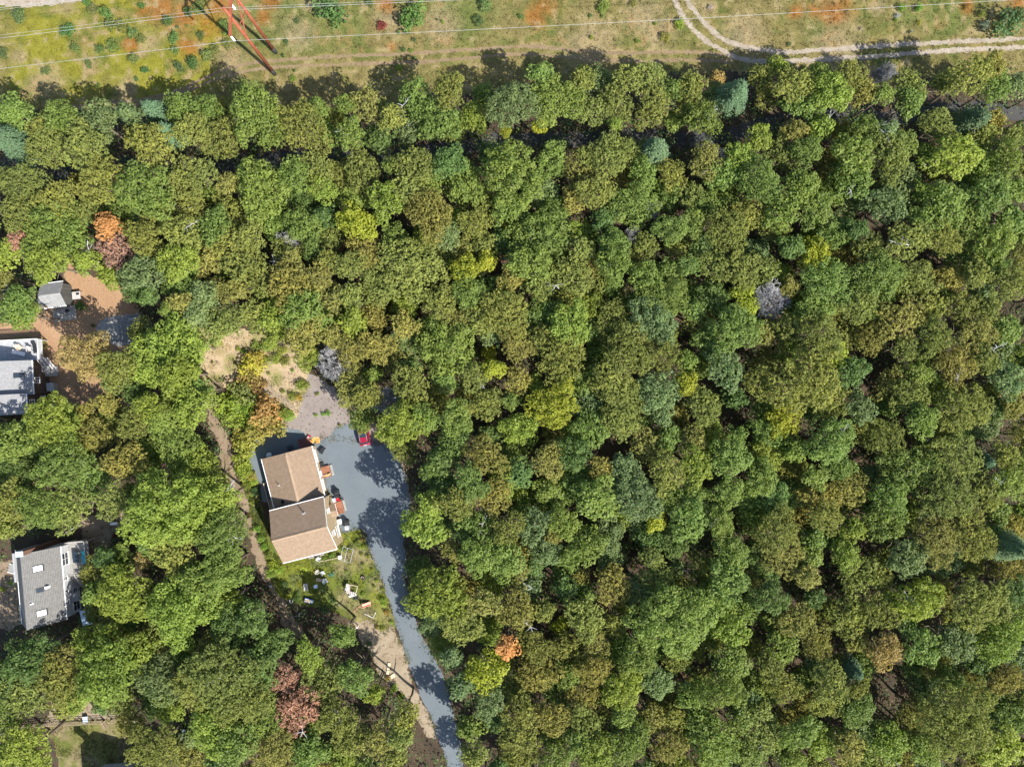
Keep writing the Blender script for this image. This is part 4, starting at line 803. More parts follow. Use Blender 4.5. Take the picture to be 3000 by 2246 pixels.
def bicycle(label, loc, rz):
    t = thing('bicycle', label, 'bicycle', loc, rz); t.rotation_euler = (math.radians(68), 0, rz)
    for x in (-.5, .52):
        w_ = MB().torus((x, 0, .33), .31, .022, 'y', 22, 6).build('wheel', MT['rubber'], t); sp = MB()
        for k in range(8): a = k * math.pi / 4; sp.tube((x, 0, .33), (x + .3*math.cos(a), 0, .33 + .3*math.sin(a)), .004, .004, 4)
        sp.build('spokes', MT['metal'], w_)
    f = MB()
    for a, b_ in (((-.5, .33), (-.08, .32)), ((-.08, .32), (-.2, .78)), ((-.5, .33), (-.17, .7)), ((-.17, .7), (.36, .72)), ((-.08, .32), (.38, .64)), ((.34, .78), (.52, .33)), ((.34, .78), (.32, .92))): f.tube((a[0], 0, a[1]), (b_[0], 0, b_[1]), .022)
    f.build('frame', MT['teal'], t); MB().box(-.34, -.08, -.07, .07, .79, .84, bev=.02).build('saddle', MT['black'], t); MB().tube((.3, -.27, .95), (.3, .27, .95), .015).build('handlebar', MT['metal'], t)
    return t
bicycle('teal bicycle lying on the lawn below the low fence', (*at(Z9, 590, 240, .2), .05), .55)
t = thing('fire_bowl', 'round rusty fire bowl on the lawn near the driveway edge', 'fire bowl', at(Z9, 1012, 308, .2)); MB().lathe([(.12, 0), (.3, .2), (.34, .28), (.31, .28), (.2, .15)], n=18).build('bowl', MT['darkmetal'], t, True)
MB().lathe([(.2, .14), (.12, .22), (.03, .24)], n=9).build('embers', MT['brick'], t)
t = thing('workbench', 'weathered wooden workbench frame with grey top boards in the middle of the lawn', 'workbench', at(Z9, 865, 440, .6), -.25)
for k in range(5): MB().box(-.95 + k*.16, -.95 + k*.16 + .15, -.55, .55, .8, .84).build('top_board', MT['greywood'], t)
for k in range(6): MB().box(-.75 + k*.28, -.75 + k*.28 + .2, -1.1, -.58, .5, .54).build('seat_board', MT['greywood'], t)
for x, y in ((-.9, -.5), (-.9, .5), (.85, .5), (.85, -1.05), (-.6, -1.05), (.1, .5)): MB().box(x - .05, x + .05, y - .05, y + .05, 0, .8).build('leg', MT['wood'], t)
MB().beam((-.15, .55, .8), (.9, .55, .8), .08, .08).build('rail', MT['palewood'], t); MB().beam((.9, .55, .8), (.95, -.5, .8), .08, .08).build('rail', MT['palewood'], t); MB().beam((-.35, .75, .9), (.05, -.55, .9), .06, .06).build('pole', MT['brick'], t)
t = thing('bucket', 'white bucket standing on the workbench boards', 'bucket', (*at(Z9, 797, 447, .9), .842)); MB().lathe([(.11, 0), (.15, .26), (.13, .26), (.1, .05)], n=14).build('bucket', MT['white'], t); MB().torus((0, 0, .26), .14, .012).build('handle', MT['metal'], t)
low_table('white plank bench at the lower side of the workbench', at(Z9, 880, 535, .3), .25, 1.2, .3, 'white', 'garden_bench')
t = thing('tyre_pair', 'two black tyres lying together below the workbench', 'tyres', at(Z9, 915, 565, .1), .2)
for x in (-.24, .24): MB().torus((x, 0, .11), .2, .1, 'z', 18, 8).build('tyre', MT['rubber'], t, True)
t = thing('toy_slide', 'salmon pink plastic slide standing on the dry grass', 'slide', at(Z9, 1055, 650, .5), .25)
MB().slab([(-.65, -.22, .85), (.6, -.28, .12), (.6, .28, .12), (-.65, .22, .85)], .06).build('chute', MT['salmon'], t)
for y in (-.26, .26): MB().beam((-.65, y, .95), (.6, y, .2), .06, .14).build('side_rail', MT['salmon'], t); MB().tube((-.6, y, .85), (-1.0, y, 0), .03).build('ladder_leg', MT['salmon'], t)
for k in range(3): MB().tube((-.7 - k*.12, -.26, .65 - k*.25), (-.7 - k*.12, .26, .65 - k*.25), .02).build('rung', MT['salmon'], t)
t = thing('wooden_pole', 'thin pinkish pole lying beside the salmon slide', 'pole', (*at(Z9, 930, 705), .05), .75); MB().tube((-.75, 0, 0), (.75, 0, .1), .035, .03).build('shaft', MT['salmon'], t); MB().tube((.6, .08, .03), (-.3, .12, .03), .03, .03).build('second_shaft', MT['wood'], t)
t = thing('football_goal', 'small goal with a white pipe corner and net on the dry lawn', 'goal', at(Z9, 1100, 760, .3), -.45)
for a, b_, w in (((-.75, -.55, .05), (.75, -.55, .05), 1), ((.75, -.55, .05), (.75, -.35, .85), 0), ((-.75, -.55, .05), (-.75, -.35, .85), 0), ((.75, -.55, .05), (.75, .55, .05), 1), ((-.75, .55, .05), (.75, .55, .05), 0), ((-.75, -.55, .05), (-.75, .55, .05), 0), ((-.75, -.35, .85), (.75, -.35, .85), 0)): MB().tube(a, b_, .045 if w else .018).build('pipe', MT['white' if w else 'darkmetal'], t)
nb = MB()
for k in range(9): nb.tube((-.75 + k*.187, -.35, .85), (-.75 + k*.187, .55, .05), .005, .005, 4)
for k in range(5): nb.tube((-.75, -.35 + k*.2, .85 - k*.18), (.75, -.35 + k*.2, .85 - k*.18), .005, .005, 4)
nb.build('net', MT['darkmetal'], t)
def coil(label, c, r, turns, mat, name='garden_hose'):
    pts = []
    for k in range(int(turns * 20)): a = k / 20 * 2 * math.pi; rr = r * (1 + .12 * math.sin(a * .37) - .18 * k / (turns * 20)); pts.append((rr * math.cos(a), rr * math.sin(a) * .95 + .05 * math.sin(a * 2.3), .03 + .012 * (k // 20)))
    pts.append((r * 1.6, -r * .5, .03)); t = thing(name, label, 'hose', c); MB().path(pts, .025, 5).build('coil', MT[mat], t); MB().tube(pts[-1], (pts[-1][0] + .15, pts[-1][1], .04), .035).build('nozzle', MT['metal'], t)
coil('bright green garden hose coiled loosely on the lawn by the rear deck', at(Z9, 258, 225), .55, 2.4, 'hose')
t = thing('garden_wagon', 'blue and white garden wagon in the tree shade', 'wagon', at(Z9, 315, 600, .4), -.25)
MB().box(-.55, .55, -.3, .3, .25, .5, taper=-.04).build('tray', MT['blue'], t); MB().box(-.5, .5, -.25, .27, .5, .56).build('load', MT['palewood'], t); MB().box(.5, .85, -.22, .22, .2, .55, bev=.05).build('bucket', MT['bluewhite'], t)
for x in (-.4, .4):
    for y in (-.33, .33): MB().tube((x, y - .03, .14), (x, y + .03, .14), .14, .14, 12).build('wheel', MT['rubber'], t)
for lab, u, v, r, z in (('pale ring-shaped tyre in deep shade left of the wagon', 100, 605, .26, Z9), ('white ring lying on the shaded dirt path', 105, 338, .17, Z4), ('dark tyre planter in shade, right of two below the wagon', 420, 852, .26, Z9), ('dark tyre planter in shade, left of two below the wagon', 355, 845, .26, Z9)):
    t = thing('tyre_ring', lab, 'tyre', at(z, u, v)); MB().torus((0, 0, .08), r, .07, 'z', 18, 8).build('ring', MT['lightgrey' if 'white' in lab or 'pale' in lab else 'rubber'], t, True); MB().lathe([(r - .06, .005), (r - .06, .05)], n=14).build('soil', MT['floor'], t)
t = thing('fallen_branch', 'pale fallen branch on the shaded dirt beside the lawn', 'branch', at(Z9, 160, 795), .2); MB().path([(-.8, -.1, .06), (-.2, 0, .1), (.4, .05, .08), (.9, .35, .06)], .045).build('limb', MT['deadwood'], t); MB().path([(.2, .05, .08), (.6, -.2, .1)], .025).build('twig', MT['deadwood'], t)
t = thing('white_post', 'white post standing at the lower tip of the lawn', 'post', at(Z9, 955, 915)); MB().box(-.06, .06, -.06, .06, 0, 1.1).build('shaft', MT['white'], t); MB().box(-.09, .09, -.09, .09, 1.1, 1.15).build('cap', MT['white'], t)
for lab, u, v, a, L_, w in (('long pale timber beam lying on the sandy patch', 965, 937, 1.42, 1.9, .42), ('short pale timber slab lying below the long beam', 997, 990, .6, .8, .55)):
    t = thing('timber_slab', lab, 'timber', (*at(Z4, u, v), .02), a, 'timber pieces on the sand'); MB().box(-L_/2, L_/2, -w/2, w/2, 0, .16, bev=.02).build('beam', MT['palewood'], t); MB().box(-L_/2 + .1, L_/2 - .1, -w/2 - .03, -w/2, .02, .12).build('cleat', MT['wood'], t)

# ------------------------------------------------------------------ fenced lawn at the bottom left
def wire_fence(label, pts, h=1.15, sp=1.5):
    t = thing('fence', label, 'fence', (pts[0][0], pts[0][1])); P = [(p[0] - pts[0][0], p[1] - pts[0][1]) for p in pts]
    for a, b_ in zip(P[:-1], P[1:]):
        L_ = math.hypot(b_[0]-a[0], b_[1]-a[1]); n_ = max(1, round(L_ / sp))
        for k in range(n_ + 1):
            if k == 0 and a != P[0]: continue
            x, y = a[0] + (b_[0]-a[0])*k/n_, a[1] + (b_[1]-a[1])*k/n_; MB().box(x - .055, x + .055, y - .055, y + .055, 0, h + .05).build('post', MT['wood'], t)
        for z in (.25, .68, h): MB().beam((*a, z), (*b_, z), .05, .09).build('rail', MT['wood'], t)
        w_ = MB()
        for k in range(int(L_ / .2)): x, y = a[0] + (b_[0]-a[0])*k*.2/L_, a[1] + (b_[1]-a[1])*k*.2/L_; w_.tube((x, y + .035, 0.05), (x, y + .035, h), .006, .006, 4, False)
        w_.build('wire_mesh', MT['darkmetal'], t)
wire_fence('brown post and rail fence along the upper edge of the lower left lawn', poly(Z6, [(-60, 680), (250, 640), (560, 612), (900, 596), (1140, 585)]))
wire_fence('short brown rail fence right of the open gate', poly(Z6, [(1215, 575), (1500, 572)]))
t = thing('garden_gate', 'wooden garden gate standing open in the brown rail fence', 'gate', at(Z6, 1140, 590), -1.05)
for k in range(5): MB().box(.02 + k*.2, .02 + k*.2 + .16, -.02, .02, .1, 1.1).build('picket', MT['wood'], t)
for z in (.3, .9): MB().box(0, 1., .021, .05, z, z + .08).build('crosspiece', MT['wood'], t)
t = thing('wheelbarrow', 'cart with pale blue tub standing at the brown rail fence', 'wheelbarrow', at(Z6, 930, 575, .3), 1.7)
MB().box(-.45, .45, -.3, .3, .3, .58, taper=-.08).build('tub', MT['bluewhite'], t); MB().torus((.65, 0, .2), .16, .045, 'y').build('wheel', MT['rubber'], t)
for y in (-.26, .26): MB().tube((.65, y * .3, .2), (-1.05, y, .6), .025).build('handle', MT['black'], t); MB().tube((-.3, y, .35), (-.35, y, 0), .02).build('leg', MT['black'], t)
lounger('white lounger in the dark gap between trees right of the lower lawn', (*at(Z6, 1985, 735, .3), .02), -.08)

# ------------------------------------------------------------------ pylon and wires
P1, P2 = W(805, 218), W(808, 155)
py_ = thing('transmission_pylon', 'rust-coloured two-legged steel power pylon in the meadow', 'pylon', (*P1, 0))
q2 = (P2[0] - P1[0], P2[1] - P1[1])
for q in ((0, 0), q2):
    o = MB().tube((*q, 0), (*q, 20.2), .27, .20, 14).build('pole', MT['corten'], py_, True)
    MB().tube((*q, -.05), (*q, 1.6), .30, .30, 14).build('base_sleeve', MT['rubber'], o, True); MB().tube((*q, 20.2), (*q, 20.35), .27, .2, 14).build('cap', MT['corten'], o)
    for z in (3., 9., 15.): MB().box(q[0] + .2, q[0] + .3, q[1] - .06, q[1] + .06, z, z + .12).build('climbing_clip', MT['metal'], o)
ay0, ay1 = -2.7, q2[1] + 2.7
arm = MB().beam((0, ay0, 18.2), (q2[0], ay1, 18.2), .32, .38).build('cross_arm', MT['corten'], py_)
MB().tube((.05, .05, 12.3), (q2[0] - .05, q2[1] - .05, 16.), .09, .09).build('brace', MT['corten'], py_); MB().tube((0, .05, 15.2), (q2[0], q2[1] - .05, 13.0), .09, .09).build('brace', MT['corten'], py_)
att = []
for y in (ay0 + .1, q2[1] / 2, ay1 - .1):
    x = q2[0] * (y - ay0) / (ay1 - ay0); m_ = MB(); m_.tube((x, y, 18.0), (x, y, 16.6), .03, .03)
    prof = []
    for k in range(9): prof += [(.05, 16.7 + k*.14), (.14, 16.74 + k*.14), (.05, 16.79 + k*.14)]
    m_.lathe(prof, (x, y, 0), 12); m_.build('insulator', MT['ceramic'], py_); att.append((P1[0] + x, P1[1] + y, 16.6))
att += [(P1[0], P1[1], 20.35), (P2[0], P2[1], 20.35)]
names = ['conductor wire hung from the lowest insulator across the whole meadow', 'conductor wire hung between the two pylon legs', 'conductor wire beyond the upper pylon leg at the top left', 'thin shield wire from the top of the lower pylon leg', 'thin shield wire from the top of the upper pylon leg']
for (x, y, z), lab, r in zip(att, names, (.020, .020, .020, .014, .014)):
    t = thing('power_line', lab, 'power line', (x, y, z), 0, 'wires of the power line'); m_ = MB(); pts = []
    for d in range(-120, 181, 6): pts.append((d, d * .0815, -(.075 * abs(d) - .00016 * d * d)))
    m_.path(pts, r, 5).build('cable', MT['wire'], t)

# ------------------------------------------------------------------ trees: prototypes
def quads(pos, nor, size, aspect, rng, along=None):
    """leaf-sized quads: centre, facing direction, half size, aspect; 'along' fixes the long axis"""
    n = len(pos); nor = nor / (np.linalg.norm(nor, axis=1, keepdims=True) + 1e-9)
    if along is None: along = rng.normal(size=(n, 3))
    u = along - (along * nor).sum(1, keepdims=True) * nor; u /= (np.linalg.norm(u, axis=1, keepdims=True) + 1e-9); v = np.cross(nor, u)
    s = size[:, None]; a = s * aspect
    V = np.stack([pos - u*s, pos - v*a + u*s*.15, pos + u*s, pos + v*a + u*s*.15], 1).reshape(-1, 3)
    return V, np.arange(4 * n).reshape(n, 4)
def usphere(n, rng, zmin=-1.): z = rng.uniform(zmin, 1, n); a = rng.uniform(0, 2*np.pi, n); r = np.sqrt(1 - z*z); return np.stack([r*np.cos(a), r*np.sin(a), z], 1)
def lobes(R, n, rng, zsq, rmin, rmax, zlo=-.35):
    """clump centres spread over a dome of irregular outline"""
    ph = rng.uniform(0, 6.28, 4); am = rng.uniform(.06, .19, 4) / np.array([1, 1.2, 1.4, 1.6]); out = []; tries = 0
    while len(out) < n and tries < 4000:
        tries += 1
        d = usphere(1, rng, zlo)[0]; a = math.atan2(d[1], d[0]); k = 1 + sum(am[j] * math.sin((j + 2) * a + ph[j]) for j in range(4))
        r = rng.uniform(rmin, rmax); f = rng.uniform(.6, 1.1) if rng.random() < .8 else rng.uniform(.1, .6)
        c = np.array([d[0]*(R - r)*k*f, d[1]*(R - r)*k*f, d[2]*(R*zsq - r*.6)*f + rng.uniform(-.3, .3)])
        if all(np.linalg.norm((c - o[0]) * (1, 1, 1.2)) > .74 * (r + o[1]) for o in out) or tries > 2500: out.append((c, r))
    return out
def crown_mesh(kind, R, seed):
    rng = np.random.default_rng(seed); P, N, S, A, VAR, AL = [], [], [], [], [], []
    if kind == 'oak':
        zsq = .64
        for c, r in lobes(R, int(12 + 3.4 * R * R), rng, zsq, .44 + .03*R, .80 + .07*R, -.1):
            n = int(2 * np.pi * r * r / .042); d = usphere(n, rng, -.45); lv = rng.uniform(-.16, .16)
            p = c + d * np.array([1, 1, .8]) * (r * rng.uniform(.70, 1.08, n))[:, None]
            P.append(p); N.append(d * .55 + np.array([0, 0, .55]) + rng.normal(size=(n, 3)) * .38); S.append(rng.uniform(.10, .19, n)); A.append(np.full(n, .72)); VAR.append(np.clip(.5 + lv + rng.normal(size=n) * .16, 0, 1)); AL.append(rng.normal(size=(n, 3)))
    elif kind == 'pine':
        zsq = .58
        for c, r in lobes(R, int(16 + 4.6 * R * R), rng, zsq, .34 + .02*R, .64 + .04*R, -.05):
            nt_ = int(2 * np.pi * r * r * 11); d = usphere(nt_, rng, -.3); lv = rng.uniform(-.2, .2); tc_ = c + d * np.array([1, 1, .7]) * (r * rng.uniform(.75, 1.05, nt_))[:, None]
            k = 5; d5 = np.repeat(d, k, 0); al = d5 * .8 + np.array([0, 0, .45]) + rng.normal(size=(nt_*k, 3)) * .75; al /= np.linalg.norm(al, axis=1, keepdims=True)
            n = nt_ * k; s_ = rng.uniform(.12, .20, n)
            P.append(np.repeat(tc_, k, 0) + al * s_[:, None] * .8); N.append(d5 * .4 + np.array([0, 0, .5]) + rng.normal(size=(n, 3)) * .5); S.append(s_); A.append(np.full(n, .34)); VAR.append(np.clip(.5 + lv + np.repeat(rng.normal(size=nt_) * .14, k) + rng.normal(size=n) * .1, 0, 1)); AL.append(al)
    else:                                   # feathery blue-green conifer
        zsq = 1.15
        n0 = int(150 * R)
        for i in range(n0):
            z = rng.uniform(-.9, 1.); rr = R * (1.02 - .8 * ((z + .9) / 1.9) ** 1.3); a = rng.uniform(0, 6.283); n = 26
            t_ = rng.uniform(.25, 1., n); d = np.array([math.cos(a), math.sin(a), 0]); p = d * (rr * t_)[:, None] + np.array([0, 0, z * R * zsq]) - np.array([0, 0, .25]) * (t_**2)[:, None] * rr + rng.normal(size=(n, 3)) * .13
            P.append(p); N.append(np.array([0, 0, 1.]) + d * .35 + rng.normal(size=(n, 3)) * .45); S.append(rng.uniform(.10, .17, n)); A.append(np.full(n, .4)); VAR.append(np.clip(.5 + rng.normal() * .1 + rng.normal(size=n) * .12, 0, 1)); AL.append(np.tile(d, (n, 1)) + rng.normal(size=(n, 3)) * .4)
    P, N, S, A, VAR, AL = [np.concatenate(q) for q in (P, N, S, A, VAR, AL)]
    n = len(P); N = N / (np.linalg.norm(N, axis=1, keepdims=True) + 1e-9)
    V, F = quads(P, N, S, A[:, None], rng, AL)
    return np_mesh('crown_' + kind, V, F, MT['needle' if kind != 'oak' else 'leaf'], {'var': ('FLOAT', 'FACE', VAR)})
def trunk_mesh(kind, R, hc, seed):
    rng = random.Random(seed); m_ = MB(); r0 = .10 + .035 * R
    pts = [(0, 0, -.05)]; x = y = 0.
    for k in range(1, 6): x += rng.uniform(-.12, .12); y += rng.uniform(-.12, .12); pts.append((x, y, hc * k / 5))
    for k in range(5): m_.tube(pts[k], pts[k+1], r0 * (1 - .13*k), r0 * (1 - .13*(k+1)), 8, k == 0)
    for k in range(9):
        b_ = pts[rng.choice((2, 3, 3, 4, 4, 5))]; a = k * .7 + rng.uniform(0, .7); L_ = R * rng.uniform(.45, .8); q = (b_[0] + L_*.55*math.cos(a), b_[1] + L_*.55*math.sin(a), b_[2] + L_*.28); e = (b_[0] + L_*math.cos(a + .2), b_[1] + L_*math.sin(a + .2), b_[2] + L_*.42)
        m_.tube(b_, q, r0*.42, r0*.28, 6, False); m_.tube(q, e, r0*.28, r0*.08, 5, False)
    return m_.mesh('trunk', MT['bark'])
def bare_mesh(R, h, seed):
    """leafless tree: trunk mesh and branch-tangle mesh"""
    rng = random.Random(seed); tr, br = MB(), MB()
    tr.tube((0, 0, -.05), (0, 0, h*.45), .16, .11, 8)
    def grow(p, d, L, r, lev):
        q = p + d * L; (tr if lev == 0 else br).tube(p, q, r, r*.65, 5 if lev < 2 else 3, False)
        if lev >= 5: return
        for k in range((5, 5, 4, 3, 2)[lev]):
            nd = (d + Vector((rng.uniform(-1, 1), rng.uniform(-1, 1), rng.uniform(-.45, .7))) * (.85 if lev else 1.1)).normalized(); grow(p + d * L * rng.uniform(.45, 1.), nd, L * rng.uniform(.55, .8), max(.02, r*.55), lev + 1)
    for k in range(6):
        a = k * 1.05 + rng.uniform(-.3, .3); grow(Vector((0, 0, h*rng.uniform(.38, .5))), Vector((math.cos(a), math.sin(a), rng.uniform(.5, 1.3))).normalized(), R*.62, .075, 0)
    return tr.mesh('trunk', MT['deadwood']), br.mesh('branches', MT['deadwood'])
SIZES = (1.7, 2.7, 3.9, 5.4)
def tree_height(R): return 7.4 + 1.15 * R
PROTO = {}
for kind, nv in (('oak', 6), ('pine', 6), ('cedar', 2)):
    for si, R in enumerate(SIZES if kind != 'cedar' else SIZES[:3]):
        ht = tree_height(R); zs = {'oak': .64, 'pine': .58, 'cedar': 1.15}[kind]; hc = ht - R * zs
        for k in range(nv): PROTO[(kind, si, k)] = (crown_mesh(kind, R, 1000 + 97 * si + 13 * k + len(kind)), trunk_mesh(kind, R, hc, 7 * si + k), R, hc)

# kind, leaf colour (reflectance), words
SPEC = {
    'o': ('oak', (0.152, 0.208, 0.048), 'mid-green leafy tree'), 'g': ('oak', (0.105, 0.16, 0.044), 'dark green leafy tree'), 'l': ('oak', (0.192, 0.246, 0.044), 'light green leafy tree'),
    'y': ('oak', (0.262, 0.29, 0.034), 'lime-yellow leafy tree'), 'p': ('pine', (0.19, 0.212, 0.054), 'olive pine'), 't': ('pine', (0.226, 0.216, 0.058), 'yellowish olive pine'),
    'b': ('oak', (0.15, 0.202, 0.078), 'grey-green leafy tree'), 'c': ('cedar', (0.13, 0.2, 0.105), 'feathery blue-green tree'), 'k': ('oak', (0.32, 0.24, 0.085), 'ochre autumn tree'),
    'a': ('oak', (0.46, 0.245, 0.095), 'orange autumn tree'), 'r': ('pine', (0.36, 0.205, 0.145), 'rusty pink dying tree'), 'B': ('bare', (.4, .4, .4), 'bare grey tree'), 'd': ('oak', (0.095, 0.15, 0.04), 'small dark understorey tree')}
